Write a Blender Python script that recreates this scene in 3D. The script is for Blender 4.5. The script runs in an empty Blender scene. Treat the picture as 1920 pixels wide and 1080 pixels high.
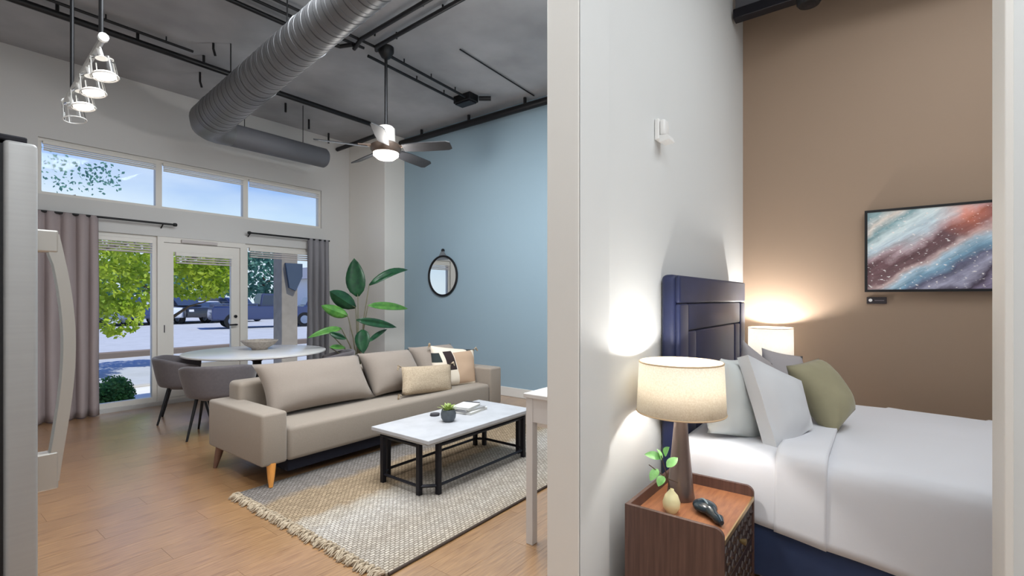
import bpy, bmesh, math, random
import numpy as np
from mathutils import Vector, Matrix, noise
random.seed(7); RNG = np.random.default_rng(7)
S = bpy.context.scene; COL = S.collection
PI = math.pi
# ------------------------------------------------------------------ camera, world, sun, added fill lights, exposure
F, VX, HY, CH = 910.0, 1655.0, 560.0, 1.4
TH = math.atan((VX-960)/F)
FW = (math.cos(TH), math.sin(TH)); RT = (math.sin(TH), -math.cos(TH))
def P(px, py, x=None, y=None, z=None):
    """a point of the room: where the sight line of a photo pixel meets a plane of the room"""
    a = (px-960)/F; r = (FW[0]+a*RT[0], FW[1]+a*RT[1], -(py-HY)/F)
    t = (z-CH)/r[2] if z is not None else (y/r[1] if y is not None else x/r[0])
    return Vector((r[0]*t, r[1]*t, CH+r[2]*t))
cd = bpy.data.cameras.new('camera'); cam = bpy.data.objects.new('camera', cd); COL.objects.link(cam)
cam.location = (0, 0, CH); cam.rotation_euler = (PI/2, 0, TH-PI/2)
cd.lens = 36*F/1920; cd.sensor_width = 36; cd.shift_y = (HY-540)/1920; cd.clip_start = .02; cd.clip_end = 300
S.camera = cam
S.view_settings.view_transform = 'Standard'; S.view_settings.look = 'None'
S.view_settings.gamma = 1; S.view_settings.use_curve_mapping = False; S.view_settings.exposure = 0.0

def lin(c):
    return tuple(((v/255)/12.92 if v/255 <= .04045 else ((v/255+.055)/1.055)**2.4) for v in c)
W = bpy.data.worlds.new('sky'); S.world = W; W.use_nodes = True
nt = W.node_tree; nt.nodes.clear(); N = nt.nodes.new; L = nt.links.new
wo = N('ShaderNodeOutputWorld'); bg = N('ShaderNodeBackground'); L(bg.outputs[0], wo.inputs[0])
tc = N('ShaderNodeTexCoord'); sep = N('ShaderNodeSeparateXYZ'); L(tc.outputs['Generated'], sep.inputs[0])
ramp = N('ShaderNodeValToRGB'); L(sep.outputs['Z'], ramp.inputs[0])
e = ramp.color_ramp.elements
e[0].position = .0; e[0].color = (*lin((226, 236, 250)), 1); e[1].position = .75; e[1].color = (*lin((40, 100, 220)), 1)
e2 = e.new(.15); e2.color = (*lin((196, 219, 248)), 1); e3 = e.new(.225); e3.color = (*lin((84, 146, 236)), 1)
cn = N('ShaderNodeTexNoise'); cn.inputs['Scale'].default_value = 2.3; cn.inputs['Detail'].default_value = 5
mp = N('ShaderNodeMapping'); mp.inputs['Scale'].default_value = (1, 1, 3.0); mp.inputs['Location'].default_value = (1.3, .55, .2)
L(tc.outputs['Generated'], mp.inputs[0]); L(mp.outputs[0], cn.inputs[0])
cr = N('ShaderNodeValToRGB'); cr.color_ramp.elements[0].position = .50; cr.color_ramp.elements[1].position = .80; L(cn.outputs['Fac'], cr.inputs[0])
mx = N('ShaderNodeMixRGB'); L(cr.outputs[0], mx.inputs[0]); L(ramp.outputs[0], mx.inputs[1]); mx.inputs[2].default_value = (*lin((232, 240, 252)), 1)
L(mx.outputs[0], bg.inputs[0]); bg.inputs[1].default_value = 1.1

def lamp(kind, name, loc, energy, color=(1, 1, 1), size=1, size_y=None, target=None, rot=None, radius=.05):
    d = bpy.data.lights.new(name, kind); d.energy = energy; d.color = color
    o = bpy.data.objects.new(name, d); COL.objects.link(o); o.location = loc
    if kind == 'AREA':
        d.size = size
        if size_y: d.shape = 'RECTANGLE'; d.size_y = size_y
    elif kind == 'POINT': d.shadow_soft_size = radius
    if target is not None: o.rotation_euler = (Vector(target)-Vector(loc)).to_track_quat('-Z', 'Y').to_euler()
    if rot: o.rotation_euler = rot
    return o
sun = lamp('SUN', 'sun', (0, 20, 20), 4.4, (1, .95, .86)); sun.data.angle = .01
sun.rotation_euler = Vector((-.42, .55, -1.3)).to_track_quat('-Z', 'Y').to_euler()
lamp('AREA', 'kitchen_fill_light', (.35, -1.0, 3.95), 75, (.90, .96, 1), 1.6, 2.4, rot=(0, 0, 0))  # added fill light behind the camera; no fixture belongs to it
lamp('AREA', 'living_fill_light', (2.3, 2.55, 4.05), 235, (.90, .96, 1), 2.2, 1.6, rot=(0, 0, 0))  # unseen area fill added above the living room to brighten it
lamp('AREA', 'bedroom_fill_light', (3.0, -.9, 4.0), 48, (.92, .97, 1), 1.4, 1.4, rot=(0, 0, 0))  # fill added over the bed, without any ceiling fitting

# ------------------------------------------------------------------ materials
MATS = {}
def mat(name, rgb, rough=.6, metal=0., var=0., scale=8., bump=0., bscale=60., rgb2=None, coat=0., sheen=0., trans=0., emit=None, estr=0., spec=.5, stretch=None, tint=0.):
    if name in MATS: return MATS[name]
    m = bpy.data.materials.new(name); m.use_nodes = True; MATS[name] = m
    nt = m.node_tree; b = nt.nodes['Principled BSDF']; N = nt.nodes.new; L = nt.links.new
    c = (*lin(rgb), 1)
    b.inputs['Base Color'].default_value = c; b.inputs['Roughness'].default_value = rough; b.inputs['Metallic'].default_value = metal
    b.inputs['Specular IOR Level'].default_value = spec
    if coat: b.inputs['Coat Weight'].default_value = coat; b.inputs['Coat Roughness'].default_value = .15
    if sheen: b.inputs['Sheen Weight'].default_value = sheen; b.inputs['Sheen Roughness'].default_value = .4
    if trans: b.inputs['Transmission Weight'].default_value = trans
    if emit: b.inputs['Emission Color'].default_value = (*lin(emit), 1); b.inputs['Emission Strength'].default_value = estr
    if coat == 1: b.inputs['Coat IOR'].default_value = 2.15; b.inputs['Coat Roughness'].default_value = .28
    tc = N('ShaderNodeTexCoord'); mp = N('ShaderNodeMapping'); L(tc.outputs['Object'], mp.inputs[0])
    if stretch: mp.inputs['Scale'].default_value = stretch
    if var or rgb2:
        n = N('ShaderNodeTexNoise'); n.inputs['Scale'].default_value = scale; n.inputs['Detail'].default_value = 6; L(mp.outputs[0], n.inputs[0])
        r = N('ShaderNodeValToRGB'); L(n.outputs['Fac'], r.inputs[0])
        r.color_ramp.elements[0].position = .33; r.color_ramp.elements[1].position = .67
        c2 = (*lin(rgb2), 1) if rgb2 else tuple(min(1, v*(1+var)) for v in c[:3])+(1,)
        c1 = c if rgb2 else tuple(v*(1-var) for v in c[:3])+(1,)
        r.color_ramp.elements[0].color = c1; r.color_ramp.elements[1].color = c2
        out = r.outputs[0]
        if tint:
            oi = N('ShaderNodeObjectInfo'); mr = N('ShaderNodeMapRange'); L(oi.outputs['Random'], mr.inputs[0])
            mr.inputs[3].default_value = 1-tint; mr.inputs[4].default_value = 1+tint
            hs = N('ShaderNodeHueSaturation'); L(mr.outputs[0], hs.inputs['Value']); L(out, hs.inputs['Color']); out = hs.outputs[0]
        L(out, b.inputs['Base Color'])
    if bump:
        n2 = N('ShaderNodeTexNoise'); n2.inputs['Scale'].default_value = bscale; n2.inputs['Detail'].default_value = 4; L(mp.outputs[0], n2.inputs[0])
        bp = N('ShaderNodeBump'); bp.inputs['Strength'].default_value = bump; bp.inputs['Distance'].default_value = .01
        L(n2.outputs['Fac'], bp.inputs['Height']); L(bp.outputs[0], b.inputs['Normal'])
    return m
def glass_mat(name, tintc=(.96, .99, .98), reflect=.06):
    if name in MATS: return MATS[name]
    m = bpy.data.materials.new(name); m.use_nodes = True; MATS[name] = m; nt = m.node_tree
    nt.nodes.clear(); N = nt.nodes.new; L = nt.links.new
    o = N('ShaderNodeOutputMaterial'); mixs = N('ShaderNodeMixShader'); t = N('ShaderNodeBsdfTransparent'); g = N('ShaderNodeBsdfGlossy')
    t.inputs[0].default_value = (*tintc, 1); g.inputs['Roughness'].default_value = .02
    fr = N('ShaderNodeFresnel'); fr.inputs[0].default_value = 1.18
    L(fr.outputs[0], mixs.inputs[0]); L(t.outputs[0], mixs.inputs[1]); L(g.outputs[0], mixs.inputs[2]); L(mixs.outputs[0], o.inputs[0])
    return m
M = dict(
    wall=mat('white_paint', (205, 203, 201), .75, bump=.02, bscale=200),
    wallbed=mat('bedroom_white_paint', (216, 217, 216), .7, bump=.02, bscale=200),
    blue=mat('pale_blue_paint', (152, 175, 189), .7, bump=.02, bscale=200),
    tan=mat('tan_paint', (158, 135, 115), .7, bump=.02, bscale=200),
    ceil=mat('dark_grey_concrete', (164, 164, 167), .85, var=.16, scale=1.4, bump=.1, bscale=12),
    trim=mat('white_trim', (226, 222, 216), .5), frame=mat('window_frame_paint', (222, 217, 210), .45),
    black=mat('black_metal', (26, 26, 29), .45, metal=.3), dkmetal=mat('dark_frame_metal', (30, 29, 36), .4, metal=.5),
    steel=mat('brushed_steel', (168, 167, 166), .5, metal=.6, var=.02, scale=3, stretch=(1, 1, 40)),
    hsteel=mat('handle_steel', (190, 186, 180), .35, metal=.7),
    duct=mat('galvanized_duct', (112, 112, 114), .45, metal=.35, var=.08, scale=4), ductd=mat('grey_painted_duct', (94, 94, 99), .6),
    glass=glass_mat('window_glass'), 
    wood=mat('floor_oak', (140, 100, 62), .34, rgb2=(176, 134, 90), scale=7, stretch=(.9, 12, 1), bump=.008, bscale=30, tint=.09, coat=1),
    sofa=mat('taupe_sofa_fabric', (150, 138, 126), .95, var=.07, scale=260, bump=.25, bscale=500, sheen=.2),
    cush=mat('taupe_cushion_fabric', (146, 134, 124), .95, var=.07, scale=260, bump=.25, bscale=500, sheen=.2),
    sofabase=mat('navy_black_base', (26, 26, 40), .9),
    oak=mat('orange_oak', (222, 150, 74), .4, var=.1, scale=10, stretch=(12, 12, 1)), brownleg=mat('brown_wood_leg', (112, 82, 68), .5),
    beige=mat('beige_woven', (196, 177, 152), .95, rgb2=(176, 156, 132), scale=70, bump=.6, bscale=160),
    concrete=mat('pale_concrete_top', (188, 188, 192), .45, var=.07, scale=9, coat=.2), concedge=mat('grey_concrete_edge', (158, 154, 150), .6),
    tuft=mat('jute_tassel', (204, 188, 164), .95, rgb2=(120, 98, 76), scale=30),
    chair=mat('grey_velvet', (104, 98, 101), .85, var=.06, scale=40, sheen=.35), marble=mat('white_marble', (232, 230, 228), .25, var=.03, scale=5),
    bowl=mat('woven_bowl', (172, 162, 152), .7, var=.15, scale=40),
    curtain=mat('mauve_curtain', (160, 147, 147), .9, var=.04, scale=200), curtain2=mat('grey_curtain', (138, 136, 141), .9, var=.04, scale=200),
    leaf=mat('glossy_leaf', (24, 64, 44), .4, rgb2=(40, 92, 56), scale=14), leafl=mat('light_leaf', (72, 130, 58), .4, rgb2=(104, 160, 74), scale=14),
    stem=mat('plant_stem', (132, 128, 104), .6), pot=mat('woven_basket', (150, 128, 100), .9, var=.2, scale=60),
    mirror=mat('mirror_glass', (235, 238, 238), .02, metal=1.), white=mat('white_plastic', (232, 231, 229), .4),
    lampon=mat('lit_diffuser', (255, 250, 240), .5, emit=(255, 246, 232), estr=2.2), lampdim=mat('lit_fan_diffuser', (255, 250, 240), .5, emit=(255, 244, 226), estr=1.5),
    clear=glass_mat('lamp_glass', (.93, .93, .93)), chrome=mat('chrome', (215, 212, 208), .15, metal=1.),
    blade=mat('fan_blade_grey', (46, 46, 49), .5, var=.1, scale=10), brown=mat('bronze_metal', (104, 88, 78), .4, metal=.5), nickel=mat('white_fan_housing', (222, 214, 206), .45),
    walnut=mat('dark_walnut', (84, 60, 54), .45, rgb2=(106, 78, 68), scale=5, stretch=(2, 14, .8)), tray=mat('walnut_tray', (176, 118, 80), .4, rgb2=(150, 94, 64), scale=5, stretch=(2, 14, 2)),
    carved=mat('carved_dark_front', (52, 36, 32), .4), gold=mat('brass', (200, 170, 120), .3, metal=.8),
    navy=mat('navy_velvet', (23, 32, 70), .55, var=.18, scale=5, sheen=.12), navyd=mat('navy_bed_rail', (40, 56, 92), .75, var=.1, scale=5, sheen=.4),
    sheet=mat('white_bedding', (224, 224, 229), .9, bump=.05, bscale=30), pillow=mat('white_pillow', (214, 215, 218), .9, bump=.06, bscale=20), pillow2=mat('cool_white_pillow', (212, 216, 214), .9, bump=.06, bscale=20),
    pillowg=mat('grey_pillow', (178, 172, 174), .9), sage=mat('sage_velvet', (156, 149, 120), .85, var=.06, scale=8, sheen=.3),
    lampbase=mat('bronze_lamp_cone', (128, 112, 106), .3, metal=.7), vase=mat('cream_vase', (246, 236, 184), .4, var=.05, scale=20),
    teal=mat('dark_teal_gloss', (34, 50, 60), .22, var=.3, scale=12), sprig=mat('sprig_leaf', (132, 196, 108), .5, rgb2=(160, 214, 136), scale=30),
    asphalt=mat('asphalt', (176, 177, 180), .9, var=.06, scale=3), walk=mat('sidewalk_concrete', (214, 210, 204), .9, var=.05, scale=4), curb=mat('curb_concrete', (180, 174, 166), .9), kerbdark=mat('dark_kerb', (120, 106, 96), .9),
    stucco=mat('white_stucco', (222, 220, 216), .9), soffit=mat('blind_fabric', (196, 188, 186), .9), post=mat('grey_brown_post', (150, 140, 128), .9, var=.1, scale=6),
    bluecap=mat('blue_grey_sign', (62, 76, 96), .7), bark=mat('bark', (88, 70, 54), .9, var=.2, scale=12), mulch=mat('mulch_bed', (150, 132, 108), .95, var=.2, scale=20),
    carnavy=mat('car_paint_navy', (46, 60, 104), .25, coat=.8), carblk=mat('car_paint_black', (32, 34, 42), .25, coat=.8), carwhite=mat('car_paint_white', (214, 218, 226), .25, coat=.8), cargrey=mat('car_paint_silver', (132, 144, 164), .3, metal=.3, coat=.8),
    tyre=mat('tyre', (26, 26, 28), .9), carglass=mat('car_glass', (54, 66, 84), .1), pages=mat('paper_pages', (226, 222, 214), .8), bookg=mat('grey_cover', (150, 150, 152), .6), bookw=mat('white_cover', (216, 214, 210), .6), bookd=mat('dark_cover', (64, 62, 66), .6),
    potgrey=mat('grey_stone_pot', (82, 88, 94), .6, var=.2, scale=20), succ=mat('succulent_green', (126, 150, 72), .5, rgb2=(170, 184, 106), scale=30), soil=mat('soil', (58, 46, 38), .95),
    consol=mat('white_lacquer', (206, 200, 196), .4), led=mat('led_strip', (255, 255, 255), .5, emit=(255, 244, 230), estr=1.0),
)
def leaf_mat(name, a, b, scale=3):
    m = mat(name, a, .6, rgb2=b, scale=scale)
    m.node_tree.nodes['Principled BSDF'].inputs['Subsurface Weight'].default_value = 0
    nt = m.node_tree; N = nt.nodes.new; L = nt.links.new; bs = nt.nodes['Principled BSDF']; out = nt.nodes['Material Output']
    tr = N('ShaderNodeBsdfTranslucent'); mixs = N('ShaderNodeMixShader'); mixs.inputs[0].default_value = .45 if 'shade' not in name else .32
    src = bs.inputs['Base Color'].links[0].from_socket; L(src, tr.inputs[0]); L(bs.outputs[0], mixs.inputs[1]); L(tr.outputs[0], mixs.inputs[2]); L(mixs.outputs[0], out.inputs[0])
    return m
M['treeleaf'] = leaf_mat('tree_foliage', (132, 166, 28), (204, 216, 70), 2.5)
M['shrub'] = leaf_mat('shrub_foliage', (50, 98, 56), (88, 142, 80), 5)
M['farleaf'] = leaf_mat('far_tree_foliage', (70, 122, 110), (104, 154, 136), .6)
M['shade'] = leaf_mat('linen_shade', (238, 233, 222), (222, 214, 200), 150)
M['shadewhite'] = leaf_mat('white_shade', (250, 248, 244), (244, 242, 238), 60)

def rug_mat():
    m = bpy.data.materials.new('striped_jute_rug'); m.use_nodes = True; nt = m.node_tree; N = nt.nodes.new; L = nt.links.new; b = nt.nodes['Principled BSDF']
    b.inputs['Roughness'].default_value = .95; b.inputs['Specular IOR Level'].default_value = .15
    tc = N('ShaderNodeTexCoord'); sp = N('ShaderNodeSeparateXYZ'); L(tc.outputs['Object'], sp.inputs[0])
    wob = N('ShaderNodeTexNoise'); wob.inputs['Scale'].default_value = 9; L(tc.outputs['Object'], wob.inputs[0])
    ad = N('ShaderNodeMath'); ad.operation = 'MULTIPLY_ADD'; L(wob.outputs['Fac'], ad.inputs[0]); ad.inputs[1].default_value = .16; L(sp.outputs['Y'], ad.inputs[2])
    mr = N('ShaderNodeMapRange'); L(ad.outputs[0], mr.inputs[0]); mr.inputs[1].default_value = -.8; mr.inputs[2].default_value = 1.0
    r = N('ShaderNodeValToRGB'); L(mr.outputs[0], r.inputs[0]); el = r.color_ramp.elements
    stops = [(0, (178, 166, 150)), (.12, (186, 178, 168)), (.2, (182, 173, 162)), (.40, (196, 191, 185)), (.50, (190, 181, 168)), (.54, (170, 151, 127)), (.74, (166, 147, 123)), (.79, (140, 134, 130)), (1, (128, 124, 122))]
    el[0].position, el[0].color = 0, (*lin(stops[0][1]), 1); el[1].position, el[1].color = 1, (*lin(stops[-1][1]), 1)
    for p, c in stops[1:-1]: k = el.new(p); k.color = (*lin(c), 1)
    br = N('ShaderNodeTexBrick'); br.inputs['Scale'].default_value = 1; br.inputs['Brick Width'].default_value = .034; br.inputs['Row Height'].default_value = .02; br.inputs['Mortar Size'].default_value = .0035
    br.inputs['Color1'].default_value = (1.2, 1.19, 1.17, 1); br.inputs['Color2'].default_value = (.74, .72, .7, 1); br.inputs['Mortar'].default_value = (.34, .30, .26, 1); L(tc.outputs['Object'], br.inputs[0])
    mu = N('ShaderNodeMixRGB'); mu.blend_type = 'MULTIPLY'; mu.inputs[0].default_value = .85; L(r.outputs[0], mu.inputs[1]); L(br.outputs[0], mu.inputs[2]); 
    n = N('ShaderNodeTexNoise'); n.inputs['Scale'].default_value = 90; L(tc.outputs['Object'], n.inputs[0])
    mu2 = N('ShaderNodeMixRGB'); mu2.blend_type = 'OVERLAY'; mu2.inputs[0].default_value = .5; L(mu.outputs[0], mu2.inputs[1]); L(n.outputs['Fac'], mu2.inputs[2]); L(mu2.outputs[0], b.inputs['Base Color'])
    bp = N('ShaderNodeBump'); bp.inputs['Strength'].default_value = .8; bp.inputs['Distance'].default_value = .006; L(br.outputs['Fac'], bp.inputs['Height']); bp.invert = True; L(bp.outputs[0], b.inputs['Normal'])
    return m
def art_mat():
    m = bpy.data.materials.new('marbled_screen_picture'); m.use_nodes = True; nt = m.node_tree; N = nt.nodes.new; L = nt.links.new; b = nt.nodes['Principled BSDF']
    b.inputs['Roughness'].default_value = .25
    tc = N('ShaderNodeTexCoord'); mp = N('ShaderNodeMapping'); L(tc.outputs['Object'], mp.inputs[0])
    mp.inputs['Rotation'].default_value = (math.radians(32), 0, 0)
    wn = N('ShaderNodeTexNoise'); wn.inputs['Scale'].default_value = 3.2; wn.inputs['Detail'].default_value = 5; L(tc.outputs['Object'], wn.inputs[0])
    sp = N('ShaderNodeSeparateXYZ'); L(mp.outputs[0], sp.inputs[0])
    ad = N('ShaderNodeMath'); ad.operation = 'MULTIPLY_ADD'; L(wn.outputs['Fac'], ad.inputs[0]); ad.inputs[1].default_value = .30; L(sp.outputs['Z'], ad.inputs[2])
    mr = N('ShaderNodeMapRange'); L(ad.outputs[0], mr.inputs[0]); mr.inputs[1].default_value = -.40; mr.inputs[2].default_value = .46
    r = N('ShaderNodeValToRGB'); L(mr.outputs[0], r.inputs[0]); el = r.color_ramp.elements
    st = [(0, (58, 46, 66)), (.08, (124, 112, 140)), (.13, (64, 52, 70)), (.2, (150, 148, 172)), (.27, (84, 84, 110)), (.34, (96, 140, 168)), (.42, (150, 176, 192)), (.47, (176, 150, 148)), (.51, (104, 74, 78)), (.60, (92, 60, 66)), (.64, (160, 134, 140)), (.70, (172, 190, 200)), (.78, (188, 204, 206)), (.86, (106, 142, 150)), (.93, (206, 196, 186)), (1, (120, 150, 156))]
    el[0].position, el[0].color = 0, (*lin(st[0][1]), 1); el[1].position, el[1].color = 1, (*lin(st[-1][1]), 1)
    for p, c in st[1:-1]: k = el.new(p); k.color = (*lin(c), 1)
    v = N('ShaderNodeTexNoise'); v.inputs['Scale'].default_value = 62; v.inputs['Detail'].default_value = 4
    mp2 = N('ShaderNodeMapping'); mp2.inputs['Rotation'].default_value = (math.radians(32), 0, 0); mp2.inputs['Scale'].default_value = (1, .6, 1.1); L(tc.outputs['Object'], mp2.inputs[0]); L(mp2.outputs[0], v.inputs[0])
    vr = N('ShaderNodeValToRGB'); L(v.outputs['Fac'], vr.inputs[0]); vr.color_ramp.elements[0].position = .62; vr.color_ramp.elements[1].position = .70
    mx = N('ShaderNodeMixRGB'); L(vr.outputs[0], mx.inputs[0]); L(r.outputs[0], mx.inputs[1]); mx.inputs[2].default_value = (*lin((214, 208, 206)), 1)
    st = N('ShaderNodeTexNoise'); st.inputs['Scale'].default_value = 9; st.inputs['Detail'].default_value = 8; st.inputs['Roughness'].default_value = .7; st.inputs['Distortion'].default_value = .6
    mp3 = N('ShaderNodeMapping'); mp3.inputs['Scale'].default_value = (1, .5, 3.4); L(mp.outputs[0], mp3.inputs[0]); L(mp3.outputs[0], st.inputs[0])
    str_ = N('ShaderNodeMixRGB'); str_.blend_type = 'OVERLAY'; str_.inputs[0].default_value = .85; L(mx.outputs[0], str_.inputs[1]); L(st.outputs['Fac'], str_.inputs[2])
    st2 = N('ShaderNodeHueSaturation'); st2.inputs['Saturation'].default_value = .85; L(str_.outputs[0], st2.inputs['Color']); mx = st2
    v3 = N('ShaderNodeVectorMath'); v3.operation = 'DISTANCE'; L(tc.outputs['Object'], v3.inputs[0]); v3.inputs[1].default_value = (0, -.38, .25)
    o1 = N('ShaderNodeMapRange'); L(v3.outputs['Value'], o1.inputs[0]); o1.inputs[1].default_value = .19; o1.inputs[2].default_value = .03
    n3 = N('ShaderNodeTexNoise'); n3.inputs['Scale'].default_value = 9; L(tc.outputs['Object'], n3.inputs[0])
    o2 = N('ShaderNodeMath'); o2.operation = 'MULTIPLY'; o2.use_clamp = True; L(o1.outputs[0], o2.inputs[0]); L(n3.outputs['Fac'], o2.inputs[1])
    mx2 = N('ShaderNodeMixRGB'); L(o2.outputs[0], mx2.inputs[0]); L(mx.outputs[0], mx2.inputs[1]); mx2.inputs[2].default_value = (*lin((220, 120, 84)), 1)
    L(mx2.outputs[0], b.inputs['Base Color']); L(mx2.outputs[0], b.inputs['Emission Color']); b.inputs['Emission Strength'].default_value = .28
    return m
def stripe_mat():
    m = bpy.data.materials.new('block_pattern_fabric'); m.use_nodes = True; nt = m.node_tree; N = nt.nodes.new; L = nt.links.new; b = nt.nodes['Principled BSDF']
    b.inputs['Roughness'].default_value = .95
    tc = N('ShaderNodeTexCoord'); sp = N('ShaderNodeSeparateXYZ'); L(tc.outputs['Object'], sp.inputs[0])
    def box(x0, x1, z0, z1):
        outs = []
        for ax, th, op in (('X', x0, 'GREATER_THAN'), ('X', x1, 'LESS_THAN'), ('Z', z0, 'GREATER_THAN'), ('Z', z1, 'LESS_THAN')):
            k = N('ShaderNodeMath'); k.operation = op; L(sp.outputs[ax], k.inputs[0]); k.inputs[1].default_value = th; outs.append(k.outputs[0])
        for o in outs[1:]:
            k = N('ShaderNodeMath'); k.operation = 'MULTIPLY'; L(outs[0], k.inputs[0]); L(o, k.inputs[1]); outs[0] = k.outputs[0]
        return outs[0]
    col = None
    def layer(prev, fac, c):
        k = N('ShaderNodeMixRGB'); L(fac, k.inputs[0])
        if prev is None: k.inputs[1].default_value = (*lin((226, 212, 194)), 1)
        else: L(prev, k.inputs[1])
        k.inputs[2].default_value = (*lin(c), 1); return k.outputs[0]
    for bx, c in (((-.02, .3, .02, .36), (190, 160, 134)), ((-.3, -.19, .27, .37), (44, 52, 52)), ((-.145, -.03, .18, .38), (46, 34, 34)), ((.06, .17, .40, .47), (40, 42, 44)), ((.22, .4, .36, .40), (46, 52, 56)), ((.22, .4, .43, .48), (46, 52, 56))):
        col = layer(col, box(*bx), c)
    L(col, b.inputs['Base Color'])
    return m

# ------------------------------------------------------------------ mesh helpers
def box(bm, x0, x1, y0, y1, z0, z1, bev=0., seg=2):
    r = bmesh.ops.create_cube(bm, size=1)['verts']
    for v in r: v.co = Vector(((x0+x1)/2+v.co.x*(x1-x0), (y0+y1)/2+v.co.y*(y1-y0), (z0+z1)/2+v.co.z*(z1-z0)))
    if bev:
        es = list({e for v in r for e in v.link_edges}); bmesh.ops.bevel(bm, geom=es, offset=bev, segments=seg, profile=.5, affect='EDGES')
    return bm
def B(*a, **k): return box(bmesh.new(), *a, **k)
def tube(bm, pts, rad, seg=10, caps=True):
    pts = [Vector(p) for p in pts]; n = len(pts); rings = []
    rads = rad if isinstance(rad, (list, tuple)) else [rad]*n
    t0 = (pts[1]-pts[0]).normalized(); ref = Vector((0, 0, 1)) if abs(t0.z) < .9 else Vector((1, 0, 0)); nrm = t0.cross(ref).normalized()
    for i, p in enumerate(pts):
        t = (pts[min(i+1, n-1)]-pts[max(i-1, 0)]).normalized(); nrm = (nrm-t*nrm.dot(t)).normalized(); bn = t.cross(nrm)
        rings.append([bm.verts.new(p+(nrm*math.cos(2*PI*k/seg)+bn*math.sin(2*PI*k/seg))*rads[i]) for k in range(seg)])
    for a, b in zip(rings, rings[1:]):
        for k in range(seg): bm.faces.new((a[k], a[(k+1) % seg], b[(k+1) % seg], b[k]))
    if caps: bm.faces.new(rings[0][::-1]); bm.faces.new(rings[-1])
    return bm
def T(*a, **k): return tube(bmesh.new(), *a, **k)
def lathe(bm, prof, c=(0, 0, 0), seg=24, axis=None):
    rings = []; M3 = Matrix.Identity(3) if axis is None else Vector(axis).to_track_quat('Z', 'Y').to_matrix()
    for r, z in prof:
        if r < 1e-5: rings.append([bm.verts.new(Vector(c)+M3@Vector((0, 0, z)))])
        else: rings.append([bm.verts.new(Vector(c)+M3@Vector((r*math.cos(2*PI*k/seg), r*math.sin(2*PI*k/seg), z))) for k in range(seg)])
    for a, b in zip(rings, rings[1:]):
        for k in range(seg):
            k2 = (k+1) % seg
            if len(a) == 1 and len(b) == 1: continue
            if len(a) == 1: bm.faces.new((a[0], b[k2], b[k]))
            elif len(b) == 1: bm.faces.new((a[k], a[k2], b[0]))
            else: bm.faces.new((a[k], a[k2], b[k2], b[k]))
    return bm
def LT(*a, **k): return lathe(bmesh.new(), *a, **k)
def grid(bm, fn, nu, nv):
    vs = [[bm.verts.new(fn(i/nu, j/nv)) for j in range(nv+1)] for i in range(nu+1)]
    for i in range(nu):
        for j in range(nv): bm.faces.new((vs[i][j], vs[i+1][j], vs[i+1][j+1], vs[i][j+1]))
    return bm
def prism(bm, poly, ax, a0, a1):
    """polygon extruded along an axis: poly is in the two other axes"""
    def mk(p, a): return {'x': Vector((a, p[0], p[1])), 'y': Vector((p[0], a, p[1])), 'z': Vector((p[0], p[1], a))}[ax]
    v0 = [bm.verts.new(mk(p, a0)) for p in poly]; v1 = [bm.verts.new(mk(p, a1)) for p in poly]; n = len(poly)
    bm.faces.new(v0[::-1]); bm.faces.new(v1)
    for i in range(n): bm.faces.new((v0[i], v0[(i+1) % n], v1[(i+1) % n], v1[i]))
    return bm
def pillow(bm, c4, th, n=14, box_edge=0., pinch=.10, sag=.0):
    """soft pillow through four corner points TL, TR, BR, BL"""
    a, b, c, d = [Vector(p) for p in c4]; nrm = (b-a).cross(d-a).normalized(); up = ((a+b)-(c+d)).normalized()
    def f(s):
        def g(i, j):
            u = 2*i-1; v = 2*j-1
            pu = u*(1-pinch*(1-v*v)*abs(u)**3); pv = v*(1-pinch*(1-u*u)*abs(v)**3)
            U, V = (pu+1)/2, (pv+1)/2
            p = a.lerp(b, U).lerp(d.lerp(c, U), V)
            h = ((1-abs(u)**2.6)*(1-abs(v)**2.6))**.55
            h = max(h, box_edge)
            w = noise.noise(Vector((u*2.1, v*2.3, s*3.1))*1.2+a)*.008*h
            return p+nrm*(s*(th/2*h)+w)
        return g
    for s in (1, -1):
        grid(bm, f(s), n, n)
    if box_edge:
        bmesh.ops.bridge_loops if False else None
    bmesh.ops.remove_doubles(bm, verts=bm.verts, dist=.0008)
    if box_edge:
        es = [e for e in bm.edges if e.is_boundary]
        bmesh.ops.bridge_loops(bm, edges=es)
    bmesh.ops.recalc_face_normals(bm, faces=bm.faces)
    return bm
def PL(*a, **k): return pillow(bmesh.new(), *a, **k)
def leafblade(bm, base, tip, width, bend=.0, side=None, fold=.12, n=8):
    base, tip = Vector(base), Vector(tip); ax = tip-base; ln = ax.length; t = ax.normalized()
    side = Vector(side) if side is not None else Vector((RT[0], RT[1], 0)); side = (side-t*side.dot(t)).normalized(); nr = side.cross(t).normalized()
    if nr.z < 0: nr = -nr
    def g(i, j):
        s = j; w = width/2*(math.sin(PI*min(1, s**.8*.97+.03))**.75); u = 2*i-1
        return base+ax*s+nr*(math.sin(PI*s)*bend*ln)+side*(u*w)+nr*(abs(u)*w*fold*2)
    bm2 = grid(bm, g, 4, n); return bm2
def mesh_from(bm, name):
    me = bpy.data.meshes.new(name); bmesh.ops.recalc_face_normals(bm, faces=bm.faces); bm.to_mesh(me); bm.free(); return me
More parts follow.
